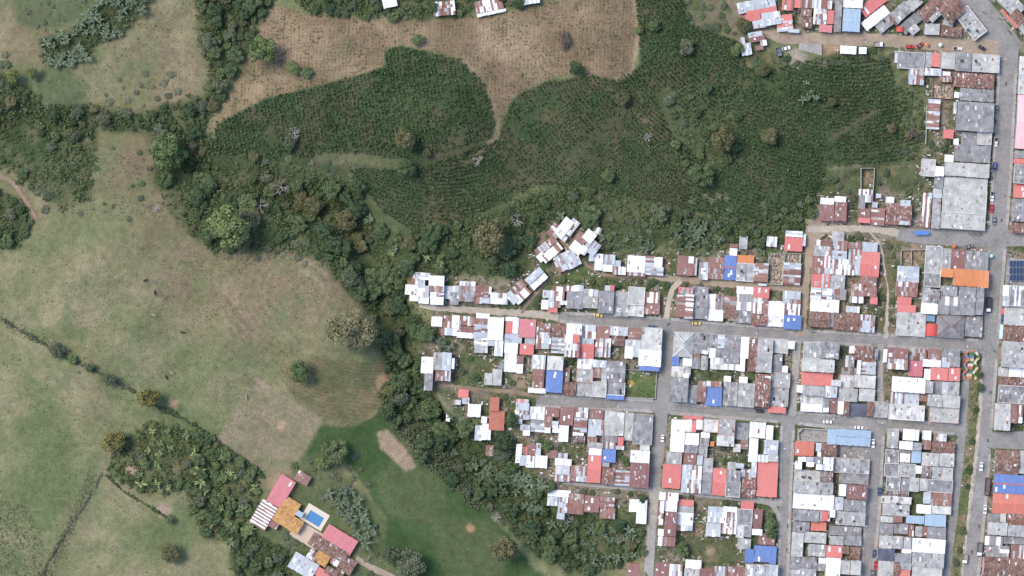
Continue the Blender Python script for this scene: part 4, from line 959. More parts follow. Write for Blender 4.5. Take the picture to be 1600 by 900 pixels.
def build_house(panels, label, idx, group):
    r = random.Random(1000 + idx)
    area = [p[2] * p[3] for p in panels]; A = sum(area)
    cx = sum(p[0] * a for p, a in zip(panels, area)) / A; cy = sum(p[1] * a for p, a in zip(panels, area)) / A
    g0 = float(hz(cx, cy)); org = P(cx, cy, z=g0)
    low = all(c in 'U' for p in panels for c in p[4])
    base = 2.7 + r.random() * 0.7 + (2.5 if (A > 900 and panels[0][4][0] in 'DGgWwNLKO' and r.random() < 0.4) else 0)
    t = thing('house', label, 'house', org, 0, group)
    wall = MB(); wc = r.choice(WALLC); wc = tuple(min(0.8, x * r.uniform(0.85, 1.15)) for x in wc) + (0,)
    for k, (px, py, w, h, code, ang) in enumerate(panels):
        z0 = g0 + base + r.uniform(-0.35, 0.45) + 0.03 * k
        main = code[0]
        if main == 'U': z0 = g0 + 0.9
        s = (CZ - z0) / CZ
        X, Y = (px - 800) * S * s, (450 - py) * S * s
        a = -math.radians(ang); ca, sa = math.cos(a), math.sin(a)
        ww, hh = w * S * s, h * S * s
        along = 'y'
        if main in 'RS' and r.random() < 0.15: along = 'x'
        if code in ('RWW', 'RRS', 'RRW') and ww < hh: along = 'x'
        U, V = (ww, hh) if along == 'y' else (hh, ww)
        tilt = r.choice((-1, 1)) * r.uniform(0.05, 0.13)
        if main in 'gwLG' and r.random() < 0.5: tilt *= 0.25
        gable = (V > 8.5 and main not in 'gwNU' and r.random() < 0.7) or main in 'o'
        if main in 'K' and V > 5: gable = True
        if main == 'K' or main == 'o': tilt = math.copysign(r.uniform(0.22, 0.3), tilt)
        hip = main in 'HJ'; vault = main == 'X'
        def zz(u, v):
            if hip: return 0.42 * min(U / 2 - abs(u), V / 2 - abs(v))
            if vault: return math.sqrt(max(0.0, 1 - (u / (U / 2 + 0.05)) ** 2)) * U * 0.3
            if gable: return abs(tilt) * 1.3 * (V / 2 - abs(v))
            return tilt * v
        def loc(u, v, dz=0.0):
            lu, lv = (u, v) if along == 'y' else (v, u)
            return (X + lu * ca - lv * sa - org[0], Y + lu * sa + lv * ca - org[1], z0 + zz(u, v) + dz - g0)
        cd_ = CODE[main]; mat = M[cd_[4]]; us, vl = cd_[5], cd_[6]
        mb = MB(); nu = max(1, round(U / us)); nv = max(1, round(V / vl))
        if gable or hip: nv = max(2, nv + nv % 2)
        if vault or hip: nu = max(8, nu)
        mixp = len(set(code)) > 1
        th = 0.07
        # mixed roofs: runs of sheets share a colour as old repairs do
        if code == 'RWW': nu = max(6, round(U / 0.75))
        colcode = [r.choice(code) for _ in range(nu)] if code != 'RWW' else ['RW'[q % 2] for q in range(nu)]
        for i in range(nu):
            u0, u1 = -U / 2 + U * i / nu, -U / 2 + U * (i + 1) / nu
            joff = r.uniform(-0.12, 0.12) / nv if nv > 1 and main not in 'HJ' else 0
            tone = shade(colcode[i], r)
            for j in range(nv):
                v0, v1 = -V / 2 + V * j / nv, -V / 2 + V * (j + 1) / nv
                cc = colcode[i] if code == 'RWW' or r.random() < (0.74 if mixp else 1) else r.choice(code)
                if CODE[cc][6] < 9 or j == 0 or mixp: tone = shade(cc, r)
                if main == 'K' and r.random() < 0.14: kk = r.choice((0.65, 1.45)); tone = tuple(x * kk for x in tone[:3]) + (0,)
                dz = r.uniform(0, 0.05) if main not in 'HJX' else 0.0
                if main == 'U': dz = r.uniform(-0.6, 0.6)
                e = 0.03 if r.random() < 0.8 else r.uniform(0, 0.18)
                ue0, ue1 = u0 - 0.02, u1 + 0.02
                if vault or hip: ue0, ue1, e = u0, u1, 0
                ve0 = v0 - (e if j > 0 else r.uniform(0, 0.22) * (not hip and not vault)); ve1 = v1 + (e if j < nv - 1 else r.uniform(0, 0.22) * (not hip and not vault))
                if gable and v1 <= 1e-6 and abs(v1) < 1e-6: ve1 = 0
                if gable and abs(v0) < 1e-6: ve0 = 0
                top = [loc(ue0, ve0, dz), loc(ue1, ve0, dz), loc(ue1, ve1, dz), loc(ue0, ve1, dz)]
                ru = r.uniform(0, 50); rv = r.uniform(0, 50)
                uvs = [(ru, rv), (ru + u1 - u0, rv), (ru + u1 - u0, rv + v1 - v0), (ru, rv + v1 - v0)]
                if along == 'x': top = [top[0], top[3], top[2], top[1]]; uvs = [uvs[0], uvs[3], uvs[2], uvs[1]]
                mb.face(top, tone, uvs)
                low_ = [(x, y, z - th) for x, y, z in top]
                for q in range(4):
                    q2 = (q + 1) % 4; mb.face([low_[q], low_[q2], top[q2], top[q]], tone)
        if main in 'WSRrGDgwK' and not hip:
            for _ in range(int(U * V / 9 * r.uniform(0.2, 1.5) * (0.35 if main == 'W' else 1))):
                pu, pv = r.uniform(-U / 2 + 0.5, U / 2 - 0.5), r.uniform(-V / 2 + 0.6, V / 2 - 0.6)
                if gable and abs(pv) < 0.9: continue
                if gable and abs(abs(pv) - V / 2) < 0.7: continue
                du, dv = r.uniform(0.18, 0.5), r.uniform(0.25, 0.95); du = min(du, U / 2 - abs(pu)); dv = min(dv, V / 2 - abs(pv), abs(pv) if gable else 9)
                tone = shade(r.choice('WSRRDDWS' if main not in 'KgwGD' else 'DDGGWSRg'), r); kz = 0.1 + r.uniform(0, 0.05)
                top = [loc(pu - du, pv - dv, kz), loc(pu + du, pv - dv, kz), loc(pu + du, pv + dv, kz), loc(pu - du, pv + dv, kz)]
                ru = r.uniform(0, 50); uvs = [(ru, 0), (ru + du * 2, 0), (ru + du * 2, dv * 2), (ru, dv * 2)]
                if along == 'x': top = [top[0], top[3], top[2], top[1]]; uvs = [uvs[0], uvs[3], uvs[2], uvs[1]]
                mb.face(top, tone, uvs)
        pn = ob('rubble_heap' if main == 'U' else 'roof_panel', mb.mesh('roof_panel', mat, True, True), t)
        # walls below this roof
        if main != 'U':
            n = 2 if (gable or vault) else 1
            for j in range(2 if gable else 1):
                va, vb = (-V / 2 + 0.25, V / 2 - 0.25) if not gable else ((-V / 2 + 0.25, 0) if j == 0 else (0, V / 2 - 0.25))
                ua, ub = -U / 2 + 0.2, U / 2 - 0.2
                d = -0.2
                tp = [loc(ua, va, d), loc(ub, va, d), loc(ub, vb, d), loc(ua, vb, d)]
                bt = [(x, y, -0.8) for x, y, z in tp]
                if along == 'x': tp, bt = tp[::-1], bt[::-1]
                wall.hexa(bt, tp, wc)
        else:
            tp = [loc(-U / 2, -V / 2), loc(U / 2, -V / 2), loc(U / 2, V / 2), loc(-U / 2, V / 2)]
            for q in range(4):
                a_, b_ = tp[q], tp[(q + 1) % 4]
                dd = Vector((b_[0] - a_[0], b_[1] - a_[1], 0)).normalized() * 0.12; nn = Vector((-dd.y, dd.x, 0))
                wall.hexa([(a_[0], a_[1], -0.8), (b_[0], b_[1], -0.8), (b_[0] + nn.x, b_[1] + nn.y, -0.8), (a_[0] + nn.x, a_[1] + nn.y, -0.8)],
                          [(a_[0], a_[1], 2.2), (b_[0], b_[1], 2.2), (b_[0] + nn.x, b_[1] + nn.y, 2.2), (a_[0] + nn.x, a_[1] + nn.y, 2.2)], wc)
        # ridge cap, parapet, skylights, vents
        def bar(u0, u1, v0, v1, z_, hgt, name, m_, par, colr=(0.6, 0.58, 0.55, 0)):
            b2 = MB(); pts = [loc(u0, v0, z_), loc(u1, v0, z_), loc(u1, v1, z_), loc(u0, v1, z_)]
            if along == 'x': pts = pts[::-1]
            b2.hexa(pts, [(x, y, z + hgt) for x, y, z in pts], colr)
            return ob(name, b2.mesh(name, m_, True, True), par)
        if gable and not vault and main not in 'B':
            bar(-U / 2, U / 2, -0.16, 0.16, 0.06, 0.09, 'ridge_cap', M['fibre'], pn, tuple(min(0.8, x * 1.25) for x in CODE[main][1]) + (0,))
        if main == 'B' and gable: bar(-U / 2, U / 2, -0.3, 0.3, 0.06, 0.06, 'ridge_cap', M['sheet'], pn, (0.5, 0.12, 0.12, 0))
        if hip:
            rc = (0.7, 0.7, 0.68, 0) if main == 'J' else (0.27, 0.14, 0.13, 0)
            for su, sv_ in ((-1, -1), (1, -1), (1, 1), (-1, 1)):
                mdim = min(U, V) / 2; b2 = MB()
                pa = loc(su * U / 2, sv_ * V / 2, 0.1); pb = loc(su * (U / 2 - mdim), sv_ * (V / 2 - mdim), 0.12)
                b2.tube(pa, pb, 0.16 if main == 'H' else 0.3, 0.16 if main == 'H' else 0.3, 4, rc); ob('hip_ridge', b2.mesh('hip_ridge', M['plaster'], True), pn)
        if main in 'GDgw' and min(ww, hh) > 5.5 and not gable and r.random() < 0.5:
            b2 = MB(); pc = r.choice([(0.62, 0.6, 0.58, 0), (0.72, 0.71, 0.7, 0), (0.45, 0.42, 0.4, 0), (0.5, 0.33, 0.28, 0)])
            for (u0, u1, v0, v1) in ((-U / 2 - 0.12, U / 2 + 0.12, -V / 2 - 0.2, -V / 2 + 0.08), (-U / 2 - 0.12, U / 2 + 0.12, V / 2 - 0.08, V / 2 + 0.2), (-U / 2 - 0.16, -U / 2 + 0.1, -V / 2 + 0.08, V / 2 - 0.08), (U / 2 - 0.1, U / 2 + 0.16, -V / 2 + 0.08, V / 2 - 0.08)):
                pts = [loc(u0, v0), loc(u1, v0), loc(u1, v1), loc(u0, v1)]
                if along == 'x': pts = pts[::-1]
                b2.hexa([(x, y, z - 0.3) for x, y, z in pts], [(x, y, z + 0.3) for x, y, z in pts], pc)
            ob('parapet', b2.mesh('parapet', M['plaster'], True), t)
        if main in 'CPBTcrDG' and min(U, V) > 4.5 and not hip:
            for _ in range(r.choice((0, 1, 1, 2) if main in 'CPB' else (0, 0, 1))):
                u = r.uniform(-U / 2 + 1.2, U / 2 - 1.2); v = r.choice((-1, 1)) * r.uniform(0.9, max(1.0, V / 2 - 1.3)); lv = r.uniform(0.6, 1.2)
                if abs(v) > V / 2 - lv - 0.1: continue
                if gable and abs(v) < lv + 0.2: continue
                b2 = MB(); pts = [loc(u - 0.5, v - lv, 0.075), loc(u + 0.5, v - lv, 0.075), loc(u + 0.5, v + lv, 0.075), loc(u - 0.5, v + lv, 0.075)]
                if along == 'x': pts = pts[::-1]
                b2.hexa(pts, [(x, y, z + 0.05) for x, y, z in pts])
                dk = main in 'DG' and r.random() < 0.5
                ob('roof_hatch' if dk else 'skylight_sheet', b2.mesh('skylight_sheet', M['dark'] if dk else M['glass_sheet']), pn)
    if wall.f: ob('wall', wall.mesh('wall', M['plaster'], True), t)
    return t

hid = 0
for row, hs in ROWS:
    vertical = 'column' in row
    def ctr(h): return sum(p[0] * p[2] * p[3] for p in h) / sum(p[2] * p[3] for p in h), sum(p[1] * p[2] * p[3] for p in h) / sum(p[2] * p[3] for p in h)
    hs.sort(key=lambda h: ctr(h)[1 if vertical else 0])
    for k, h in enumerate(hs):
        ar = {}
        for p in h:
            for ch in set(p[4]): ar[ch] = ar.get(ch, 0) + p[2] * p[3] * p[4].count(ch) / len(p[4])
        o = sorted(ar, key=lambda c: -ar[c]); tot = sum(ar.values())
        d = CODE[o[0]][0]
        if len(o) > 1 and ar[o[0]] < 0.62 * tot:
            w2 = CODE[o[1]][0].split(); d = d.split()[0] + ' and ' + w2[0] if d.split()[0] != w2[0] else d
        pos = ORD[k] + ' from ' + ('top' if vertical else 'left')
        build_house(h, f'{d} roof, {pos}, {row}', hid, 'houses of the ' + row); hid += 1
print('houses', hid)

# ------------------------------------------------------------------ plants
def leafcloud(pts, nrm, size, r, jitter=0.7, aspect=0.62):
    n = len(pts)
    d = nrm + r.normal(0, jitter, (n, 3)); d /= np.linalg.norm(d, axis=1)[:, None] + 1e-9
    t = np.cross(d, r.normal(0, 1, (n, 3))); t /= np.linalg.norm(t, axis=1)[:, None] + 1e-9
    b = np.cross(d, t); sz = (size * r.uniform(0.6, 1.35, n))[:, None]
    v = np.stack([pts + t * sz, pts + b * sz * aspect, pts - t * sz, pts - b * sz * aspect], 1).reshape(-1, 3)
    return v, np.arange(4 * n).reshape(-1, 4)

def crown_mesh(name, R, Hc, n, nl, leaf, seed, mat, rough=0.5, bloom=0.0, lobe=(0.3, 0.5), thin=0.0):
    r = np.random.default_rng(seed)
    ang = r.uniform(0, 2 * math.pi, nl); rad = np.sqrt(r.uniform(0, 1, nl)) * R * 0.72
    lr = r.uniform(lobe[0], lobe[1], nl) * R
    cz = Hc * (1 - (rad / R) ** 2) * 0.62 + r.uniform(-0.1, 0.12, nl) * Hc
    cen = np.stack([np.cos(ang) * rad, np.sin(ang) * rad, cz], 1)
    ltone = r.uniform(0.15, 0.85, nl)
    pick = r.choice(nl, n, p=(lr ** 2) / np.sum(lr ** 2))
    d = r.normal(0, 1, (n, 3)); d[:, 2] = np.abs(d[:, 2]) * 1.0 - 0.25; d /= np.linalg.norm(d, axis=1)[:, None]
    rr = 1 - np.abs(r.normal(0, 0.14, n)) + (r.random(n) < 0.06) * r.uniform(0, 0.18, n)
    sc = np.array([1, 1, 0.72])
    pts = cen[pick] + d * (lr[pick] * rr)[:, None] * sc
    if thin: pts = pts[r.random(n) > thin]; 
    k = len(pts); v, f = leafcloud(pts, (d * np.array([1, 1, 1.3]))[:k], leaf, r, rough)
    tone = np.clip(ltone[pick][:k] + r.normal(0, 0.2, k), 0, 1)
    bl = (r.random(k) < bloom).astype(float) if bloom else None
    return npmesh(name, v, f, mat, tone=tone, bloom=bl)

def trunk_mesh(h, r0, R, seed):
    r = random.Random(seed); mb = MB(); mb.tube((0, 0, -1), (0.1, 0.1, h), r0, r0 * 0.7, 7)
    for i in range(5):
        a = 2 * math.pi * i / 5 + r.uniform(-0.4, 0.4); l = R * r.uniform(0.4, 0.65)
        mb.tube((0.1, 0.1, h * 0.85), (math.cos(a) * l, math.sin(a) * l, h + l * 0.45), r0 * 0.5, r0 * 0.16, 5)
    return mb.mesh('trunk', M['bark'])

PROTO = {}
def tree_proto(key, kind, R, Hc, th, n, nl, leaf, **kw):
    e = bpy.data.objects.new('broadleaf_tree', None)
    cm = crown_mesh('crown', R, Hc, n, nl, leaf, hash_(key), M['leaf_' + kind], **kw)
    PROTO[key] = (cm, trunk_mesh(th, max(0.12, R * 0.045), R, hash_(key) + 1), th, R)
def hash_(s): return sum(ord(c) * (i + 7) for i, c in enumerate(s)) % 99991
# unit radius 5 m crowns, scaled on placement
for i in range(2):
    tree_proto(f'bright{i}', 'bright', 5, 4.6, 3.2, 4600, 34, 0.28, lobe=(0.16, 0.32))
    tree_proto(f'olive{i}', 'olive', 5, 4.4, 3.4, 3400, 30, 0.30, lobe=(0.18, 0.32))
for i in range(3):
    tree_proto(f'mid{i}', 'mid', 5, 5.0, 3.0, 2800, 24, 0.36, lobe=(0.16, 0.36))
    tree_proto(f'dark{i}', 'dark', 5, 5.0, 3.0, 2600, 20, 0.38, lobe=(0.16, 0.4))
    tree_proto(f'grey{i}', 'grey', 5, 4.5, 3.0, 2200, 24, 0.34, lobe=(0.14, 0.34))
tree_proto('pale0', 'pale', 5, 4.6, 3.6, 4200, 30, 0.22, lobe=(0.2, 0.34))
tree_proto('yellow0', 'yellow', 5, 5.0, 3.0, 3200, 14, 0.27, bloom=0.34, lobe=(0.3, 0.45))
tree_proto('bamboo0', 'bamboo', 5, 6.0, 3.0, 1500, 9, 0.5, lobe=(0.2, 0.36), rough=0.9)
tree_proto('weed0', 'weed', 5, 3.0, 0.8, 900, 12, 0.5, lobe=(0.2, 0.4))
tree_proto('rust0', 'rust', 5, 3.6, 2.0, 1500, 12, 0.4, lobe=(0.2, 0.4))

def place_tree(key, px, py, rpx, label, name='broadleaf_tree', cat='tree', group=None, trunk=True, hscale=1.0):
    cm, tm, th, R = PROTO[key]
    s = rpx * S / R; lab = label
    x, y, z = P(px, py, 0.0)
    hz_ = th * s + 2.5 * s
    k = (CZ - z - hz_) / (CZ - z); x *= k; y *= k          # crown, not foot, sits under the pixel
    o = thing(name, lab, cat, (x, y, z), rng.uniform(0, 6.28), group)
    o.scale = (s * rng.uniform(0.93, 1.07), s * rng.uniform(0.93, 1.07), s * hscale)
    c = ob('crown', cm, o, (0, 0, th * (1 if trunk else 0.15)))
    if trunk: ob('trunk', tm, o)
    return o

NAMED = [
 ('bright0', 265, 237, 33, 'large bright green tree at the top of the pasture path'),
 ('bright1', 355, 355, 37, 'largest round light green tree below the wooded gully'),
 ('bright0', 410, 80, 24, 'light green tree on the left edge of the ploughed field'),
 ('bright1', 456, 106, 13, 'bright double-crowned tree alone in the ploughed field, bigger half'),
 ('bright0', 478, 112, 11, 'bright double-crowned tree alone in the ploughed field, smaller half'),
 ('olive0', 632, 218, 20, 'yellow-green round tree in the middle of the left coffee slope'),
 ('olive1', 667, 240, 9, 'small yellow-green tree beside the round one on the coffee slope'),
 ('bright1', 652, 63, 11, 'small bright green tree above the tip of the coffee slope'),
 ('olive1', 1130, 217, 23, 'olive round tree in the curved coffee rows, left of a pair'),
 ('olive0', 1202, 212, 17, 'olive round tree in the curved coffee rows, right of a pair'),
 ('olive0', 765, 370, 31, 'broad olive tree standing over the ravine above the tin roofs'),
 ('pale0', 548, 518, 41, 'huge pale blossoming tree at the corner of the terraced pasture'),
 ('olive1', 972, 155, 14, 'yellow-green tree at the top of the diagonal coffee rows'),
 ('dark0', 903, 108, 14, 'dark green tree at the lower edge of the ploughed field'),
 ('grey0', 1074, 74, 15, 'grey-green tree among the upper coffee rows'),
 ('bright0', 1023, 40, 11, 'small light green tree at the upper coffee edge, larger of two'),
 ('bright1', 998, 48, 8, 'small light green tree at the upper coffee edge, smaller of two'),
 ('olive0', 640, 381, 14, 'small olive tree between banana plants in the ravine'),
 ('olive1', 540, 342, 20, 'dull olive tree at the left tip of the lower coffee slope'),
 ('yellow0', 230, 622, 20, 'dark round tree with yellowish leaves on the pasture fence'),
 ('yellow0', 176, 692, 22, 'round tree covered in yellow blossom beside the orchard'),
 ('bright1', 470, 581, 20, 'loose green tree alone on the lower terraced slope'),
 ('bright0', 504, 722, 13, 'small light green tree in the thicket above the farm'),
 ('mid1', 522, 706, 24, 'mid green spreading tree beside the lawn above the farm'),
 ('olive0', 788, 857, 26, 'olive tree at the lower right edge of the lawn'),
 ('grey1', 640, 886, 28, 'pale grey-green tree at the bottom of the lawn, larger'),
 ('grey2', 611, 866, 19, 'pale grey-green tree beside the farm drive, smaller'),
 ('olive1', 268, 866, 18, 'yellowish tree alone in the lower pasture'),
 ('mid2', 1097, 272, 22, 'green tree at the lower left end of the curved rows'),
 ('mid0', 950, 275, 13, 'small green tree below the diagonal coffee rows'),
 ('mid1', 636, 262, 17, 'green tree on the strip between two coffee slopes'),
 ('grey0', 452, 221, 14, 'grey-green tree at the lower left of the coffee slope'),
 ('rust0', 880, 62, 15, 'brownish bush in the middle of the ploughed field'),
 ('grey1', 88, 546, 15, 'grey-green bush on the pasture fence line, largest'),
 ('bright0', 112, 561, 9, 'yellow-green bush on the pasture fence line'),
 ('mid0', 141, 574, 9, 'green bush on the pasture fence line, second along'),
 ('grey2', 170, 593, 13, 'pale bush on the pasture fence line near the dark tree'),
 ('bright1', 357, 803, 9, 'small bright round tree inside the orchard'),
 ('mid0', 266, 812, 9, 'small green bush at the orchard corner'),
 ('bamboo0', 24, 118, 17, 'bright bamboo clump at the left edge, left half'),
 ('bamboo0', 48, 112, 14, 'bright bamboo clump at the left edge, right half'),
 ('bamboo0', 608, 612, 13, 'yellow-green bamboo clump above the lawn'),
 ('olive0', 1162, 40, 15, 'yellowish tree beside the hill track bend'),
 ('bright1', 1152, 76, 12, 'light green bush below the hill track hut'),
 ('olive1', 1192, 108, 13, 'olive bush below the parked white car'),
 ('mid2', 1187, 105, 12, 'green bush beside the car turning place'),
 ('olive0', 1300, 160, 9, 'small olive tree left in the curved coffee rows'),
 ('olive1', 1393, 200, 9, 'small olive tree at the right of the coffee field'),
 ('rust0', 1425, 210, 10, 'dry brown bush at the right coffee edge'),
 ('bright0', 854, 696, 10, 'yellow-green tree between the tin roofs'),
 ('dark1', 788, 690, 17, 'dark tree below the terracotta roof'),
 ('dark2', 802, 655, 14, 'dark tree right of the terracotta roof'),
 ('mid1', 1066, 858, 13, 'round green tree in the yards beside the concrete lane'),
 ('mid0', 672, 640, 22, 'round mid green tree left of the coral hut'),
 ('dark0', 1003, 780, 9, 'dark tree overhanging the white L-shaped roof'),
 ('bright1', 1205, 820, 11, 'bright bush in the triangle beside the curved drive, upper'),
 ('mid1', 1206, 834, 10, 'green bush in the triangle beside the curved drive, lower'),
 ('mid0', 1530, 585, 7, 'green bush on the weedy median, upper'),
 ('mid1', 1531, 605, 8, 'green bush on the weedy median, lower'),
 ('bright0', 1202, 806, 8, 'small bright bush at the curved drive bend'),
]
for key, x, y, rr, lab in NAMED:
    small = rr < 10.5
    place_tree(key, x, y, rr, lab, 'shrub' if 'bush' in lab else ('bamboo_clump' if 'bamboo' in lab else 'broadleaf_tree'), 'bush' if 'bush' in lab else ('bamboo' if 'bamboo' in lab else 'tree'), hscale=rng.uniform(0.95, 1.15) * (1.35 if key[:4] in ('brig', 'oliv') and rr > 18 else 1.0))
# trees along the rows of yards and the open lots
YARD = [(1106, 584), (1118, 588), (1100, 578), (1140, 583), (892, 566), (889, 585), (906, 572), (976, 717), (968, 710), (978, 722), (1130, 700), (1133, 722), (1150, 716), (1160, 714), (872, 700), (880, 697), (905, 690), (1004, 700), (1320, 545), (1314, 552), (1390, 385), (1396, 400), (1394, 470), (1376, 490), (1392, 500), (1378, 465), (1340, 368), (1330, 374), (1346, 372), (1325, 300), (1330, 322), (1335, 310), (1312, 290), (1305, 280), (1375, 285), (1385, 270), (1420, 300), (1432, 320), (1436, 290), (1430, 285), (1415, 285), (1455, 225), (1462, 232), (1475, 232), (1482, 222), (1468, 122), (1448, 126), (1396, 87), (1358, 78), (1366, 80), (1375, 76), (860, 430), (878, 436), (905, 440), (925, 440), (892, 452), (945, 442), (965, 446), (1000, 440), (1015, 446), (1022, 440), (838, 478), (842, 468), (1120, 452), (1095, 446), (1230, 450), (1070, 445), (1005, 765), (985, 772), (965, 768), (925, 770), (912, 768), (1055, 838), (1064, 843), (1085, 790), (1080, 778), (1135, 786), (1148, 790), (1165, 848), (700, 535), (712, 540), (692, 548), (730, 538), (735, 560), (720, 580), (745, 590), (712, 598), (800, 598), (796, 580), (820, 640), (790, 620), (1312, 100), (1350, 92), (1245, 98), (1230, 92), (1180, 92), (1210, 96), (1040, 446), (828, 700), (846, 688), (1526, 640), (1520, 690), (1512, 760), (1505, 830), (1494, 880), (1500, 860), (1515, 735), (1524, 565)]
def nearrow(x, y): return min(((math.hypot(x - p[0], y - p[1]), row) for row, hs in ROWS for h in hs for p in h), key=lambda q: q[0])[1]
for i, (x, y) in enumerate(YARD):
    if not free(x, y, 1.0, True): continue
    place_tree(rng.choice(('mid0', 'mid1', 'mid2', 'grey1', 'grey0', 'weed0')), x, y, rng.uniform(4.5, 8), 'small leafy bush near the ' + nearrow(x, y), 'yard_bush', 'bush', 'yard bushes between the houses', trunk=False, hscale=0.8)

# the wooded gullies
def whereabouts(x, y, poly):
    xs = [min(1600, max(0, p[0])) for p in poly]; ys = [min(900, max(0, p[1])) for p in poly]
    u = (x - min(xs)) / (max(xs) - min(xs) + 1e-6); v = (y - min(ys)) / (max(ys) - min(ys) + 1e-6)
    h = ['far left', 'left', 'middle', 'right', 'far right'][int(np.clip(u * 5, 0, 4))]; w = ['top', 'centre', 'bottom'][int(np.clip(v * 3, 0, 2))]
    return h + ' ' + w
def scatter(poly, gap, n, seed, keep=None, margin=3.0, road=True):
    r = random.Random(seed); xs = [p[0] for p in poly]; ys = [p[1] for p in poly]; out = []
    x0, x1, y0, y1 = max(-25, min(xs)), min(1625, max(xs)), max(-20, min(ys)), min(920, max(ys))
    for _ in range(n * 30):
        if len(out) >= n: break
        x, y = r.uniform(x0, x1), r.uniform(y0, y1)
        if not bool(inpoly(np.array([x]), np.array([y]), poly)[0]): continue
        g = gap * r.uniform(0.8, 1.25)
        if any((x - a) ** 2 + (y - b) ** 2 < g * g for a, b in out): continue
        if keep and any((x - a) ** 2 + (y - b) ** 2 < (0.85 * c) ** 2 for a, b, c in keep): continue
        if not free(x, y, margin, road): continue
        out.append((x, y))
    return out
KEEP = [(x, y, rr) for k, x, y, rr, l in NAMED]
WOODS = [
 ('wood1', 14, 62, (5, 13), ('grey', 'mid', 'grey', 'dark', 'olive'), 'the scrubby left wood', 'trees of the scrubby left wood'),
 ('wood2', 14, 38, (6, 18), ('mid', 'dark', 'mid', 'grey'), 'the belt left of ploughed field', 'trees left of the ploughed field'),
 ('wood3', 14, 165, (5, 20), ('mid', 'dark', 'mid', 'grey', 'mid', 'dark', 'olive'), 'the gully below the coffee', 'trees of the wooded gully'),
 ('wood4', 14, 115, (5, 19), ('dark', 'mid', 'mid', 'grey', 'dark', 'mid'), 'the ravine beside town', 'trees of the ravine by the town'),
 ('wood5', 14, 32, (5, 15), ('mid', 'dark', 'mid', 'olive'), 'the thicket by concrete lane', 'trees of the lower thicket'),
 ('wood6', 12, 14, (6, 13), ('mid', 'grey', 'mid'), 'the left edge thicket', 'trees of the left edge thicket'),
 ('wood7', 16, 30, (5, 12), ('mid', 'mid', 'mid', 'grey'), 'the strip under curved coffee', 'trees under the curved coffee rows'),
 ('wood8', 13, 34, (6, 13), ('mid', 'dark', 'grey'), 'the top edge belt', 'trees along the top edge'),
 ('wood9', 13, 12, (6, 13), ('mid', 'grey'), 'the grove below the farm', 'trees below the farm'),
 ('orchard', 11.5, 78, (5, 13), ('mid', 'bright', 'bright', 'mid', 'grey', 'mid'), 'the orchard', 'orchard trees'),
 ('scrub', 22, 14, (6, 11), ('grey', 'mid', 'mid'), 'the overgrown coffee patch', 'trees in the overgrown coffee'),
]
TONE = {'mid': 'green', 'dark': 'dark green', 'grey': 'grey-green', 'bright': 'light green', 'olive': 'olive', 'rust': 'brownish'}
nt = 0
for zi, (z_, gap, n, (ra, rb), kinds, lab, grp) in enumerate(WOODS):
    for x, y in scatter(POLY[z_], gap, n, 100 + zi, KEEP):
        k = rng.choice(kinds); nvar = 1 if k == 'rust' else (2 if k in ('bright', 'olive') else 3)
        if z_ == 'orchard' and x < 300 and float(vn(np.array(x), np.array(y), 30, 333, 2)) > 0.45: continue
        if z_ in ('wood1', 'wood3', 'wood4', 'wood5') and float(vn(np.array(x), np.array(y), 34, 222, 2)) > 0.6: continue
        key = k + str(rng.randrange(nvar)); rr = ra + (rb - ra) * rng.random() ** 1.5; sm = rr < ra + (rb - ra) * 0.35
        lb = f"{'small' if sm else 'tall'} {TONE[k]} {'shrub' if sm else 'tree'} in {lab}, {whereabouts(x, y, POLY[z_])}"
        place_tree(key, x, y, rr, lb, 'shrub' if sm else 'broadleaf_tree', 'shrub' if sm else 'tree', grp + (', shrubs' if sm else ''), True, rng.uniform(0.7, 1.0)); nt += 1
print('wood trees', nt)

STRAY = [([(440, 835), (475, 850), (455, 880), (400, 860)], 10, 'the ground below the orange farm roof'), ([(480, 755), (515, 760), (560, 810), (545, 815), (505, 785)], 8, 'the slope above the pool'), ([(560, 850), (600, 860), (600, 905), (560, 905)], 6, 'the verge of the farm drive'),([(1060, -10), (1120, -10), (1150, 40), (1150, 66), (1085, 45)], 16, 'the scrub beside the hill track'), ([(1170, 85), (1400, 92), (1395, 105), (1180, 112)], 14, 'the coffee edge below the top sheds'), ([(1400, 120), (1446, 140), (1450, 245), (1410, 250)], 18, 'the weedy edge left of striped roof'), ([(20, 0), (140, 0), (60, 45)], 8, 'the grass above the upper bananas'),([(40, 225), (260, 215), (255, 345), (150, 350), (60, 330)], 26, 'the scrubby head of the pasture'), ([(330, 375), (520, 380), (530, 420), (360, 412)], 12, 'the pasture edge below the gully'), ([(0, 60), (60, 120), (30, 160), (-20, 120)], 8, 'the left edge bamboo corner'), ([(120, 130), (330, 100), (340, 150), (150, 175)], 18, 'the clearing above the left wood'), ([(455, 730), (540, 690), (580, 760), (510, 770)], 14, 'the thicket above the farm'), ([(1060, 260), (1270, 330), (1200, 350), (1090, 345)], 14, 'the lower edge of curved coffee'), ([(330, 235), (560, 255), (560, 280), (350, 262)], 16, 'the grassy strip under left coffee'), ([(880, 300), (1050, 320), (1060, 380), (930, 380)], 22, 'the bushes above the footpath houses')]
for zi, (poly, n, where) in enumerate(STRAY):
    for x, y in scatter(poly, 11, n, 800 + zi, KEEP):
        k = rng.choice(('mid0', 'grey0', 'grey1', 'weed0', 'weed0', 'grey2')); lb = f"small {TONE.get(k[:-1], 'pale green')} shrub on {where}, {whereabouts(x, y, poly)}"
        place_tree(k, x, y, rng.uniform(4, 8.5), lb, 'scrub_bush', 'shrub', 'shrubs on ' + where, False, 0.5)
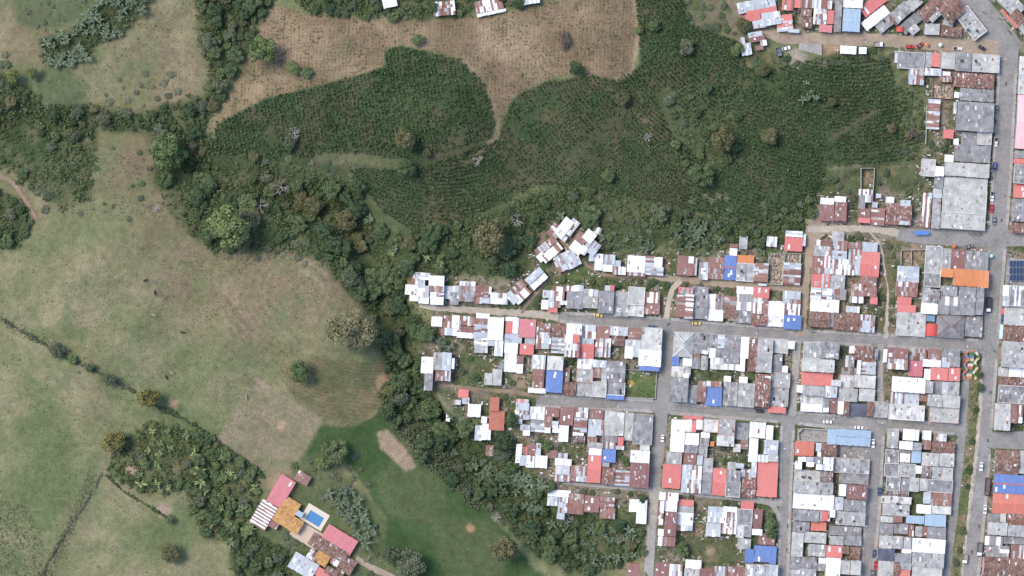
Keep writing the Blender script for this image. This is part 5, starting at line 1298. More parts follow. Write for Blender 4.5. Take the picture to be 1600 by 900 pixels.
# bare whitish trees
def bare_tree(px, py, rpx, label, seed):
    r = random.Random(seed); mb = MB(); R = rpx * S
    def grow(p, d, l, rad, dep):
        q = p + d * l; mb.tube(tuple(p), tuple(q), rad, rad * 0.65, 5)
        if dep == 0: return
        for _ in range(3):
            nd = (d + Vector((r.uniform(-1, 1), r.uniform(-1, 1), r.uniform(-0.25, 0.5))) * 0.9).normalized(); grow(q, nd, l * r.uniform(0.6, 0.85), rad * 0.62, dep - 1)
    t = thing('bare_tree', label, 'tree', P(px, py, 0))
    tk = MB(); tk.tube((0, 0, -0.5), (0, 0, R * 0.8), 0.2, 0.15, 7); ob('trunk', tk.mesh('trunk', M['deadwood']), t)
    for i in range(5):
        a = 6.28 * i / 5 + r.uniform(-0.3, 0.3); grow(Vector((0, 0, R * 0.75)), Vector((math.cos(a), math.sin(a), 0.9)).normalized(), R * 0.42, 0.16, 3)
    ob('branches', mb.mesh('branches', M['deadwood']), t)
for i, (x, y, rr, l) in enumerate([(440, 293, 17, 'bare white-branched tree in the gully, upper right'), (408, 322, 16, 'bare white-branched tree in the gully, lower left'), (748, 251, 11, 'bare pale tree on the coffee terrace'), (460, 208, 11, 'bare pale tree left of the coffee slope'), (244, 326, 7, 'small bare white shrub at the head of the pasture'), (775, 808, 10, 'bare branching tree at the lawn edge'), (808, 345, 12, 'bare grey tree right of the olive tree'), (885, 808, 12, 'bare grey tree above the lower thicket'), (1012, 215, 8, 'bare pale tree among the diagonal coffee rows')]):
    bare_tree(x, y, rr, l, 60 + i)

# banana plants
def banana_mesh(seed, kind):
    r = np.random.default_rng(seed); V = []; F = []; T = []
    nlv = int(r.integers(6, 11))
    for i in range(nlv):
        a = 2 * math.pi * i / nlv + r.uniform(-0.45, 0.45); L = r.uniform(1.3, 2.9); w = r.uniform(0.26, 0.38); up = r.uniform(0.5, 1.1)
        d = np.array([math.cos(a), math.sin(a), 0]); sd = np.array([-d[1], d[0], 0]); base = len(V); ns = 5; tw = r.uniform(-0.25, 0.25)
        for j in range(ns + 1):
            t = j / ns; p = d * L * t + np.array([0, 0, 2.3 + up * math.sin(t * 2.4) * 1.1 - 0.5 * t * t])
            ww = w * math.sin(math.pi * min(1, 0.12 + t * 0.88)) ** 0.6 + 0.02
            V += [p - sd * ww + np.array([0, 0, -ww * (0.5 + tw)]), p, p + sd * ww + np.array([0, 0, -ww * (0.5 - tw)])]
        for j in range(ns):
            b = base + 3 * j
            F += [[b, b + 1, b + 4, b + 3], [b + 1, b + 2, b + 5, b + 4]]; q = np.clip(r.normal(0.55, 0.25), 0, 1); T += [q, min(1, q + 0.15)]
    return npmesh('leaves', np.array(V), np.array(F), M['leaf_' + kind], tone=np.array(T))
BAN = [banana_mesh(300 + i, 'banana') for i in range(8)]; BANP = [banana_mesh(320 + i, 'palebanana') for i in range(3)]
st = MB(); st.tube((0, 0, -0.3), (0, 0, 2.5), 0.17, 0.12, 7); STEM = st.mesh('stem', paint((0.14, 0.16, 0.07), 0.7))
def banana(px, py, label, group, pale=False, sc=1.0):
    x, y, z = P(px, py); k = (CZ - z - 3) / (CZ - z)
    t = thing('banana_plant', label, 'banana plant', (x * k, y * k, z), rng.uniform(0, 6.28), group); s = sc * rng.uniform(0.6, 1.25); t.scale = (s, s, s * rng.uniform(0.75, 1.1)); t.rotation_euler = (rng.uniform(-0.2, 0.2), rng.uniform(-0.2, 0.2), rng.uniform(0, 6.28))
    ob('leaves', rng.choice(BANP if pale else BAN), t); ob('stem', STEM, t)
for z_, gap, n, lab, grp, pale in [
  ('bananaA', 8.2, 110, 'grey-green banana plant in the upper left grove', 'bananas of the upper left grove', False),
  ('bananaB', 10.5, 30, 'banana plant in the row beside the farm lawn', 'bananas beside the farm', False),
  ('bananaC', 9, 42, 'large banana plant in the ravine grove', 'bananas of the ravine', False),
  ('bananaD', 10, 40, 'banana plant in the thicket left of the concrete lane', 'bananas by the concrete lane', False),
  ('bananaE', 9, 24, 'banana plant above the row with the blue roof', 'bananas above the blue roof', False),
  ('orchard', 12.5, 48, 'yellow-green plantain in the orchard', 'plantains of the orchard', True)]:
    for x, y in scatter(POLY[z_], gap, n, hash_(z_), None, 2.0):
        if float(vn(np.array(x), np.array(y), 20, 444, 2)) > 0.64: continue
        banana(x, y, lab + ', ' + whereabouts(x, y, POLY[z_]), grp, pale, 1.35 if z_ in ('bananaC', 'bananaB') else 1.25 if z_ == 'bananaA' else 1.1)
for i, (x, y) in enumerate([(686, 412), (690, 398), (667, 403), (694, 424), (612, 396), (616, 388), (577, 344), (876, 338), (1185, 388), (1192, 396), (1194, 376), (1262, 150), (1255, 157), (1275, 152), (1268, 145), (1262, 128), (360, 84), (366, 90), (980, 375), (1000, 372), (1012, 380), (960, 365), (940, 372), (1020, 385), (990, 388), (1006, 392), (908, 388), (932, 350), (680, 660), (695, 676), (710, 708), (688, 540), (700, 545), (705, 650), (722, 655), (735, 645), (720, 672), (1088, 372), (1100, 376)]):
    if free(x, y, 0.5): banana(x, y, 'single banana plant near the ' + nearrow(x, y), 'scattered bananas', i in (0, 1, 2, 4), 1.05)

# ------------------------------------------------------------------ crops and ground plants
def bush_base(n, rad, h, leaf, seed):
    r = np.random.default_rng(seed); d = r.normal(0, 1, (n, 3)); d[:, 2] = np.abs(d[:, 2]); d /= np.linalg.norm(d, axis=1)[:, None]
    p = d * np.array([rad, rad, h]) * r.uniform(0.55, 1.0, n)[:, None]; v, f = leafcloud(p, d, leaf, r, 0.5)
    return v, f, np.clip(r.normal(0.5, 0.25, n), 0, 1)
def many(name, pts, base, mat, seed, smin=0.8, smax=1.2, dz=0.0, tonef=None):
    r = np.random.default_rng(seed); n = len(pts); pts = np.asarray(pts, float)
    bs = base if isinstance(base, list) else [base]; Vs, Fs, Ts = [], [], []; off = 0
    which = r.integers(0, len(bs), n)
    for bi, (v, f, t) in enumerate(bs):
        q = pts[which == bi]; m = len(q)
        if not m: continue
        W_ = Pn(q[:, 0], q[:, 1], dz); a = r.uniform(0, 6.28, m); s = r.uniform(smin, smax, m)
        ca, sa = np.cos(a)[:, None], np.sin(a)[:, None]
        x = (v[:, 0] * ca - v[:, 1] * sa) * s[:, None]; y = (v[:, 0] * sa + v[:, 1] * ca) * s[:, None]; z = v[:, 2] * s[:, None]
        Vs.append((np.stack([x, y, z], -1) + W_[:, None, :]).reshape(-1, 3))
        Fs.append((f[None] + (np.arange(m) * len(v))[:, None, None] + off).reshape(-1, 4)); off += m * len(v)
        tt = np.clip(t[None] * 0.7 + r.normal(0.15, 0.16, m)[:, None], 0, 1)
        if tonef is not None: tt = np.clip(tt + tonef(q[:, 0], q[:, 1])[:, None], 0, 1)
        Ts.append(tt.ravel())
    return npmesh(name, np.concatenate(Vs), np.concatenate(Fs), mat, tone=np.concatenate(Ts))

cb = [bush_base(10, 0.68, 1.2, 0.42, 500 + i) for i in range(5)]
CA = [(340, 192), (420, 154), (520, 130), (600, 106), (612, 150), (640, 245), (560, 250), (520, 240), (420, 250), (330, 236)]
CB = [(600, 80), (625, 73), (720, 94), (758, 132), (773, 187), (768, 212), (700, 236), (645, 242), (615, 150)]
CD = [(545, 262), (640, 268), (780, 218), (788, 312), (720, 345), (640, 355), (600, 332)]
def crop(f, g, du, dv, poly, jit, hole=None):
    """rows at constant f, plants at constant g inside the polygon"""
    px = np.array([p[0] for p in poly]); py = np.array([p[1] for p in poly])
    gx, gy = np.meshgrid(np.arange(px.min(), px.max(), 1.0), np.arange(max(-15, py.min()), py.max(), 1.0))
    gx = gx.ravel(); gy = gy.ravel(); ok = inpoly(gx, gy, poly); gx, gy = gx[ok], gy[ok]
    fi = np.round(f(gx, gy) / du); gi = np.round(g(gx, gy) / dv)
    e = (f(gx, gy) / du - fi) ** 2 + (g(gx, gy) / dv - gi) ** 2
    key = fi.astype(np.int64) * 100003 + gi.astype(np.int64); o = np.lexsort((e, key)); key, gx, gy, e = key[o], gx[o], gy[o], e[o]
    first = np.concatenate([[True], key[1:] != key[:-1]]) & (e < 0.18)
    x, y = gx[first], gy[first]; r = np.random.default_rng(5)
    x = x + r.normal(0, jit, len(x)); y = y + r.normal(0, jit, len(x))
    m = r.random(len(x)) > 0.07; x, y = x[m], y[m]
    if hole is not None: m = hole(x, y); x, y = x[m], y[m]
    m = free(x, y, 0.8); return np.stack([x[m], y[m]], 1)
t80 = math.radians(80); t0 = math.radians(86)
lin = lambda a: ((lambda x, y: x * math.sin(a) - y * math.cos(a)), (lambda x, y: x * math.cos(a) + y * math.sin(a)))
ring = lambda cx, cy, rr: ((lambda x, y: np.hypot(x - cx, y - cy)), (lambda x, y: np.arctan2(y - cy, x - cx) * rr))
hol = lambda x, y: (vn(x * 7.3, y * 7.3, 9, 771, 1) < np.clip(1.25 - (vn(x, y, 42, 77, 3) - 0.46) * 3.2, 0.42, 1.1)) & ~((segdist(x, y, [(500, 248), (560, 246), (640, 258)]) < 7) | (segdist(x, y, [(1290, 222), (1340, 190), (1370, 172)]) < 4) | (segdist(x, y, [(1040, 150), (1060, 200), (1120, 250)]) < 14))
coffee = np.concatenate([crop(*lin(t80), 5.8, 4.2, CA, 0.6, hol), crop(*lin(math.radians(81)), 6.0, 3.8, CB, 0.3, hol), crop(*ring(690, 90, 220), 6.0, 3.8, CD, 0.35, hol),
                         crop(*ring(1330, -160, 380), 6.0, 3.5, [p for p in [(784, 205), (802, 152), (850, 129), (930, 119), (960, 126), (1002, 103), (998, 40), (990, -20), (1060, -20), (1085, 40), (1150, 65), (1165, 105), (1205, 110), (1250, 97), (1300, 90), (1390, 92), (1396, 130), (1440, 150), (1446, 210), (1428, 248), (1290, 262), (1275, 328), (1180, 350), (1100, 332), (1000, 310), (900, 288), (830, 288), (790, 315), (784, 260)]], 0.35, hol)])
print('coffee', len(coffee))
order = nrg.permutation(len(coffee)); solo = coffee[order[:280]]; rest = coffee[order[280:]]
tf = lambda x, y: (vn(x, y, 40, 91, 3) - 0.42) * 1.5
struct(tag(ob('coffee_rows', many('coffee_rows', rest, cb, M['leaf_coffee'], 21, 0.75, 1.25, 0.1, tf)), 'long rows of dark green coffee bushes covering the slope', 'coffee bushes'), 'stuff')
cbm = []
for v, f, t in cb: cbm.append(npmesh('coffee_bush', v, f, M['leaf_coffee'], tone=t))
for x, y in solo:
    o = tag(ob('coffee_bush', rng.choice(cbm), None, P(x, y, 0.1), rng.uniform(0, 6.28)), 'dark green coffee bush standing in the planted rows', 'coffee bush', 'coffee bushes in rows'); s = rng.uniform(0.9, 1.3); o.scale = (s, s, s)

sbase = [bush_base(5, 0.3, 0.35, 0.22, 540 + i) for i in range(4)]
seed = crop(*lin(t0), 6.0, 5.6, POLY['field'], 0.95, lambda x, y: (vn(x, y, 25, 88, 3) < 0.62))
order = nrg.permutation(len(seed))
struct(tag(ob('young_coffee_plants', many('young_coffee_plants', seed[order[250:]], sbase, M['leaf_seedling'], 23, 0.7, 1.25, 0.05)), 'rows of tiny young plants dotting the brown ploughed field', 'seedlings'), 'stuff')
sbm = [npmesh('seedling', v, f, M['leaf_seedling'], tone=t) for v, f, t in sbase]
for x, y in seed[order[:250]]:
    tag(ob('seedling', rng.choice(sbm), None, P(x, y, 0.05), rng.uniform(0, 6.28)), 'tiny young plant in the rows of the brown field', 'seedling', 'seedlings in the ploughed field')
print('seedlings', len(seed))

# undergrowth of the woods, lawn-side reeds, weeds of pasture and lots
def rndpts(poly, dens, seed, cond=None, occf=True):
    r = np.random.default_rng(seed); xs = np.array([p[0] for p in poly]); ys = np.array([p[1] for p in poly])
    x0, x1, y0, y1 = max(-30, xs.min()), min(1630, xs.max()), max(-30, ys.min()), min(930, ys.max())
    n = int((x1 - x0) * (y1 - y0) * dens); x = r.uniform(x0, x1, n); y = r.uniform(y0, y1, n)
    m = inpoly(x + r.normal(0, 3, n), y + r.normal(0, 3, n), poly); x, y = x[m], y[m]
    if cond is not None: m = cond(x, y); x, y = x[m], y[m]
    if occf: m = free(x, y, 2.0); x, y = x[m], y[m]
    return np.stack([x, y], 1)
ub = [bush_base(12, 1.15, 1.2, 0.42, 560 + i) for i in range(5)]
gapm = lambda x, y: (vn(x, y, 34, 222, 2) < 0.6) | (np.random.default_rng(1).random(len(x)) < 0.35)
up = np.concatenate([rndpts(POLY[k], 0.05, 600 + i, gapm) for i, k in enumerate(['wood1', 'wood2', 'wood3', 'wood4', 'wood5', 'wood6', 'wood7', 'wood8', 'wood9'])] + [rndpts(POLY['orchard'], 0.035, 640), rndpts(POLY['bananaA'], 0.02, 642), rndpts(POLY['scrub'], 0.012, 641)])
struct(tag(ob('undergrowth', many('undergrowth', up, ub, M['leaf_under'], 31, 0.6, 1.5, 0.1, lambda x, y: (vn(x, y, 35, 95, 3) - 0.5) * 1.1)), 'tangled green undergrowth filling the gullies and thickets', 'undergrowth'), 'stuff')
print('undergrowth', len(up))
REED = [(640, 660), (690, 690), (740, 735), (770, 800), (735, 790), (690, 745), (655, 720), (625, 680)]
rb_ = [bush_base(12, 0.7, 1.5, 0.5, 580 + i) for i in range(4)]
struct(tag(ob('tall_grass', many('tall_grass', rndpts(REED, 0.09, 650), rb_, M['leaf_weed'], 33, 0.6, 1.1, 0.1)), 'dull green tall cane grass along the right edge of the lawn', 'tall grass'), 'stuff')
wb = [bush_base(6, 0.4, 0.4, 0.26, 590 + i) for i in range(4)]
wpts = np.concatenate([rndpts([(190, 365), (480, 365), (540, 470), (300, 500), (150, 420)], 0.022, 660, lambda x, y: vn(x, y, 26, 66, 3) > 0.57), rndpts([(60, 240), (250, 240), (260, 345), (100, 340)], 0.03, 661, lambda x, y: vn(x, y, 26, 66, 3) > 0.45),
                       rndpts([(-20, 780), (40, 790), (75, 860), (60, 920), (-20, 920)], 0.1, 662), rndpts([(60, 0), (340, 0), (330, 130), (130, 160), (60, 120)], 0.012, 663), rndpts([(-20, 400), (540, 400), (500, 640), (330, 680), (-20, 900)], 0.0035, 664),
                       rndpts([(140, 735), (152, 740), (80, 905), (66, 905)], 0.2, 665), rndpts([(0, 492), (212, 604), (208, 612), (-2, 502)], 0.14, 666), rndpts([(1372, 372), (1400, 372), (1396, 520), (1370, 520)], 0.035, 667), rndpts(POLY['median'], 0.06, 668, occf=False), rndpts([(700, 540), (790, 540), (788, 610), (700, 610)], 0.05, 669), rndpts([(330, 385), (480, 385), (470, 410), (340, 405)], 0.1, 670), rndpts([(1400, 110), (1448, 140), (1450, 250), (1290, 265), (1280, 340), (1200, 380), (1150, 360), (1420, 240)], 0.02, 671), rndpts([(870, 690), (915, 690), (915, 725), (880, 725)], 0.08, 672), rndpts([(895, 765), (1015, 770), (1015, 800), (965, 810), (965, 770)], 0.05, 673)])
struct(tag(ob('weeds', many('weeds', wpts, wb, M['leaf_weed'], 35, 0.5, 1.3, 0.03)), 'pale weeds scattered over pasture, lots and the median', 'weeds'), 'stuff')
fg = rndpts(POLY['field'], 0.03, 690, lambda x, y: vn(x, y, 20, 99, 3) > 0.54); cw = rndpts(POLY['coffee'], 0.02, 691, lambda x, y: (vn(x, y, 42, 77, 3) > 0.56) | (vn(x, y, 26, 98, 3) > 0.62))
tw_ = rndpts([(640, 340), (1605, 60), (1605, 905), (1010, 905), (850, 780), (640, 600)], 0.05, 692, lambda x, y: vn(x, y, 30, 97, 3) > 0.4)
struct(tag(ob('ground_weeds', many('ground_weeds', np.concatenate([fg, cw, tw_]), wb, M['leaf_under'], 36, 0.5, 1.6, 0.02)), 'green weeds sprouting in the field, coffee gaps and yards', 'weeds'), 'stuff')
gb = [bush_base(7, 0.5, 0.42, 0.3, 595 + i) for i in range(3)]
struct(tag(ob('rough_grass', many('rough_grass', np.concatenate([rndpts([(-30, 390), (560, 390), (600, 640), (340, 690), (220, 960), (-30, 960)], 0.012, 680, lambda x, y: vn(x, y, 18, 69, 3) > 0.55), rndpts(POLY['lawn'], 0.02, 681, lambda x, y: vn(x, y, 22, 70, 3) > 0.45)]), gb, M['leaf_weed'], 37, 0.35, 0.8, -0.05, lambda x, y: x * 0 - 0.3)), 'darker tufts of rough grass in pasture and lawn', 'grass'), 'stuff')

# odds and ends lying in the yards between the houses
r_ = np.random.default_rng(77); cx_ = r_.uniform(640, 1605, 60000); cy_ = r_.uniform(-5, 905, 60000)
jj = np.clip(cy_ + 50, 0, 999).astype(int); ii = np.clip(cx_ + 50, 0, 1699).astype(int)
ok_ = (FH[jj, ii] > 1.2) & (FH[jj, ii] < 9) & (FR[jj, ii] > 0.8) & inpoly(cx_, cy_, POLY['town']) & (vn(cx_, cy_, 14, 123, 2) > 0.42); cx_, cy_ = cx_[ok_][:5200], cy_[ok_][:5200]
mb = MB(); CC = [(0.7, 0.7, 0.69), (0.42, 0.43, 0.44), (0.26, 0.13, 0.1), (0.3, 0.24, 0.18), (0.16, 0.13, 0.11), (0.5, 0.46, 0.4), (0.08, 0.075, 0.07), (0.1, 0.13, 0.06), (0.12, 0.16, 0.08)]
for x, y in zip(cx_, cy_):
    p = P(x, y); a = rng.choice((0.06, 0.06, 1.5, rng.uniform(0, 3.1))); w_, h_ = rng.uniform(0.15, 0.8), rng.uniform(0.12, 0.4); ca_, sa_ = math.cos(a), math.sin(a); q = [(p[0] + u * w_ * ca_ - v * h_ * sa_, p[1] + u * w_ * sa_ + v * h_ * ca_) for u, v in ((-1, -1), (1, -1), (1, 1), (-1, 1))]; k = rng.uniform(0.05, 0.7); cc = rng.choice(CC); kk = rng.uniform(0.75, 1.15)
    mb.hexa([(u, v, p[2] - 0.1) for u, v in q], [(u, v, p[2] + k) for u, v in q], (cc[0] * kk, cc[1] * kk, cc[2] * kk, 0))
struct(tag(ob('yard_debris', mb.mesh('yard_debris', M['plaster'], True)), 'boards, sheets and rubbish lying in the yards between houses', 'debris'), 'stuff')

def hedge(pts, lab, rmin, rmax, seed, mat):
    r = np.random.default_rng(seed); rs = np.array(resample([(a, b, 0) for a, b in pts], 1.5)); o0_ = P(*pts[0]); V = []; F = []; T = []; off = 0
    for x, y, _ in rs:
        q = rmin + (rmax - rmin) * max(0.0, (float(vn(np.array(x), np.array(y), 16, seed, 2)) - 0.3) * 1.8); n_ = int(8 + 22 * q); d = r.normal(0, 1, (n_, 3)); d[:, 2] = np.abs(d[:, 2]); d /= np.linalg.norm(d, axis=1)[:, None]
        v, f = leafcloud(d * q * np.array([1, 1, 1.1]) * r.uniform(0.5, 1, n_)[:, None] + np.array(P(x + r.normal(0, 1.0), y + r.normal(0, 1.0))) - np.array(o0_), d, 0.32, r, 0.6); V.append(v); F.append(f + off); off += len(v); T.append(np.clip(r.normal(0.5, 0.25, n_) + r.normal(0, 0.15), 0, 1))
    tag(ob('hedge', npmesh('hedge', np.concatenate(V), np.concatenate(F), M[mat], tone=np.concatenate(T)), None, o0_), lab, 'hedge')
hedge([(-10, 492), (40, 520), (80, 545), (120, 566), (170, 592), (212, 612)], 'ragged hedge line crossing the left pasture to the dark tree', 0.3, 1.5, 3, 'leaf_grey'); hedge([(160, 738), (140, 775), (110, 820), (85, 860), (62, 905)], 'overgrown hedge running down the lower left pasture', 0.35, 1.3, 4, 'leaf_weed'); hedge([(240, 632), (270, 645), (310, 668), (345, 692), (385, 722), (412, 745)], 'hedge between the orchard and the paddock', 0.4, 1.7, 5, 'leaf_mid'); hedge([(165, 742), (190, 765), (230, 790), (260, 808)], 'low hedge along the bottom of the orchard', 0.3, 1.3, 6, 'leaf_mid')

# ------------------------------------------------------------------ farm pool and terrace
t = thing('swimming_pool', 'rectangular blue swimming pool with pale deck beside the farmhouse', 'swimming pool', P(492, 808, 0.0), -math.radians(31))
def ring_mesh(w, h, iw, ih, z0, z1, ox=0, oy=0):
    mb = MB()
    for x0, x1, y0, y1 in ((-w / 2, w / 2, ih / 2 + oy, h / 2), (-w / 2, w / 2, -h / 2, -ih / 2 + oy), (-w / 2, -iw / 2 + ox, -ih / 2 + oy, ih / 2 + oy), (iw / 2 + ox, w / 2, -ih / 2 + oy, ih / 2 + oy)): mb.box(x0, x1, y0, y1, z0, z1)
    return mb
ob('deck', ring_mesh(11.5, 8.6, 7.4, 4.9, -0.3, 0.32, 0.3, -0.6).mesh('deck', mat_plain('pale_pool_deck', (0.62, 0.55, 0.46), 0.8, 0.08, 1.5)), t)
wm, wn_, wl_, wb_ = newmat('pool_water', 0.08, 0.5); wb_.inputs['Base Color'].default_value = (0.075, 0.225, 0.44, 1)
l_ = wn_.new('ShaderNodeBump'); l_.inputs['Strength'].default_value = 0.15; wl_.new(noise(wn_, wl_, worldpos(wn_), 2.5, 3), l_.inputs['Height']); wl_.new(l_.outputs[0], wb_.inputs['Normal'])
mb = MB(); mb.box(-3.35, 3.95, -3.0, 1.8, -0.25, 0.14); ob('water', mb.mesh('water', wm), t)
tr = MB(); tr.box(-7.5, 7, -4.2, 4.2, -0.3, 0.2); o = ob('terrace', tr.mesh('terrace', mat_plain('terrace_paving', (0.5, 0.4, 0.32), 0.85, 0.12, 0.8)), None, P(480, 836), -math.radians(31)); struct(o)
sl = MB(); sl.box(-5.4, 5.4, -3.6, 3.8, -0.3, 0.25); o = ob('concrete_slab', sl.mesh('concrete_slab', M['concrete_road']), None, P(1266, 81), -math.radians(2)); struct(o)
yd = MB(); yd.box(-7.6, 7.6, -3.0, 3.0, -0.3, 0.42); struct(ob('walled_yard_floor', yd.mesh('walled_yard_floor', M['concrete_road']), None, P(1271, 681), -math.radians(3)))
tb = MB(); tb.box(-7.8, 7.8, -3.0, 3.0, -0.3, 0.42); struct(ob('terrace_yard_floor', tb.mesh('terrace_yard_floor', M['asphalt']), None, P(1334, 707), -math.radians(3)))
def wallrun(name, pts, label, hgt, th, mat, cat='wall'):
    org = P(*pts[0]); mb = MB()
    for a, b in zip(pts[:-1], pts[1:]):
        A, B = Vector(P(*a)), Vector(P(*b)); d = (B - A).normalized(); n_ = Vector((-d.y, d.x, 0)) * th / 2; A -= d * th / 2; B += d * th / 2
        q = [A - n_, B - n_, B + n_, A + n_]
        mb.hexa([(v.x - org[0], v.y - org[1], v.z - org[2] - 0.3) for v in q], [(v.x - org[0], v.y - org[1], v.z - org[2] + hgt) for v in q], (0.5, 0.48, 0.45, 0))
    return tag(ob(name, mb.mesh(name, mat, True), None, org), label, cat)
wallrun('yard_wall', [(1295, 690), (1248, 688), (1247, 676), (1254, 669), (1294, 672)], 'dark wall with rounded corner around the yard left of the blue terrace', 2.2, 0.3, M['plaster'])
wallrun('garden_wall', [(977, 577), (1026, 580), (1024, 623), (976, 621)], 'low pale wall around the green garden plot', 0.9, 0.22, M['plaster'])
wallrun('yard_wall', [(1345, 297), (1345, 263), (1366, 263), (1364, 297)], 'brick wall around the bare earth yard above the coral eave', 1.8, 0.2, M['plaster'])
wallrun('yard_wall', [(1407, 416), (1408, 391), (1446, 390), (1446, 415)], 'brick wall around the bare plot left of the pale grey roof', 1.8, 0.2, M['plaster'])
wallrun('yard_wall', [(1424, 391), (1423, 414)], 'short wall dividing the bare plot left of the pale grey roof', 1.7, 0.2, M['plaster'])
wallrun('yard_wall', [(1448, 165), (1446, 225)], 'long boundary wall between the coffee and the striped rusty roof', 1.6, 0.25, M['plaster'])
# sun-shaped flower bed in the garden
t = thing('flower_bed', 'yellow sun-shaped flower bed in the walled garden', 'flower bed', P(986, 599, 0.02))
mb = MB(); mb.tube((0, 0, 0), (0, 0, 0.35), 0.9, 0.85, 14); ob('bed', mb.mesh('bed', paint((0.5, 0.36, 0.1), 0.8)), t)
for i in range(8):
    a = math.pi * i / 4; mb = MB(); mb.tube((math.cos(a) * 1.0, math.sin(a) * 1.0, 0.1), (math.cos(a) * 1.75, math.sin(a) * 1.75, 0.1), 0.3, 0.08, 6); ob('ray', mb.mesh('ray', paint((0.66, 0.48, 0.12), 0.8)), t)

# painted steps with wavy coloured walls
t = thing('painted_steps', 'brightly painted stair with wavy orange, yellow and blue walls', 'stair', P(1514, 592, 0))
SC = [(0.45, 0.2, 0.11), (0.6, 0.47, 0.27), (0.16, 0.2, 0.3), (0.09, 0.17, 0.085), (0.42, 0.14, 0.1), (0.62, 0.55, 0.42)]
o0 = P(1514, 592, 0)
for i in range(22):
    y0 = 592 - i * 2.0; a = P(1509 + i * 0.2, y0); b = P(1518 + i * 0.2, y0 - 2.0)
    mb = MB(); mb.box(a[0] - o0[0], b[0] - o0[0], a[1] - o0[1], b[1] - o0[1] - 0.02, -0.3, 0.15 + i * 0.1); ob('step', mb.mesh('step', paint(SC[(i // 2) % 6] if i % 7 < 5 else (0.05, 0.16, 0.07), 0.7)), t)
for side in (-1, 1):
    for i in range(9):
        mb = MB()
        for q in range(3):
            k = i * 3 + q; y0 = 593 - k * 1.6; cx = 1514 + k * 0.17 + side * (8 + 2.2 * math.sin(k * 0.62 + side)); a = P(cx - 2.0, y0); b = P(cx + 2.0, y0 - 1.6)
            mb.box(a[0] - o0[0], b[0] - o0[0], a[1] - o0[1], b[1] - o0[1] - 0.01, -0.3, 0.9 + k * 0.09)
        ob('side_wall', mb.mesh('side_wall', paint(SC[(i * 2 + (side > 0)) % 6], 0.7)), t)

# solar panels on the corner roof across the avenue
k = 0
for r_ in range(3):
    for c_ in range(5):
        x, y = 1580 + c_ * 5.2, 412 + r_ * 11
        t = thing('solar_panel', f'dark blue solar panel on the corner roof, {ORD[r_]} row, {ORD[c_]} along', 'solar panel', P(x, y, 4.35), -math.radians(3.6), 'solar panels on the corner roof')
        mb = MB(); mb.hexa([(-0.72, -1.45, 0), (0.72, -1.45, 0), (0.72, 1.45, 0.35), (-0.72, 1.45, 0.35)], [(-0.72, -1.45, 0.05), (0.72, -1.45, 0.05), (0.72, 1.45, 0.4), (-0.72, 1.45, 0.4)], bottom=True); ob('frame', mb.mesh('frame', M['metal']), t)
        mb = MB(); mb.hexa([(-0.66, -1.38, 0.055), (0.66, -1.38, 0.055), (0.66, 1.38, 0.4), (-0.66, 1.38, 0.4)], [(-0.66, -1.38, 0.075), (0.66, -1.38, 0.075), (0.66, 1.38, 0.42), (-0.66, 1.38, 0.42)]); ob('glass', mb.mesh('glass', paint((0.03, 0.05, 0.11), 0.2)), t)

# ------------------------------------------------------------------ vehicles
def lathe_wheel(r, w):
    mb = MB(); mb.tube((0, -w / 2, 0), (0, w / 2, 0), r, r, 12); return mb.mesh('tyre', M['tyre'])
TY = lathe_wheel(0.31, 0.2); TYB = lathe_wheel(0.46, 0.28)
mb = MB(); mb.tube((0, -0.11, 0), (0, 0.11, 0), 0.18, 0.18, 8); RIM = mb.mesh('rim', M['rim'])
def add_wheels(t, xs, y, big=False):
    for x in xs:
        for s in (-1, 1):
            w = ob('wheel', TYB if big else TY, t, (x, s * y, 0.46 if big else 0.31)); ob('rim', RIM, w, (0, s * (0.06 if big else 0.03), 0))
def loft(secs):
    """secs: (x, half width bottom, half width top, z bottom, z top)"""
    mb = MB(); R = []
    for x, wb, wt, z0, z1 in secs:
        zm = z0 + (z1 - z0) * 0.62
        R.append([(x, -wb, z0), (x, wb, z0), (x, wb, zm), (x, wt, z1), (x, -wt, z1), (x, -wb, zm)])
    for a, b in zip(R[:-1], R[1:]):
        for i in range(6): j = (i + 1) % 6; mb.face([a[j], a[i], b[i], b[j]])
    mb.face(R[0]); mb.face(R[-1][::-1]); return mb
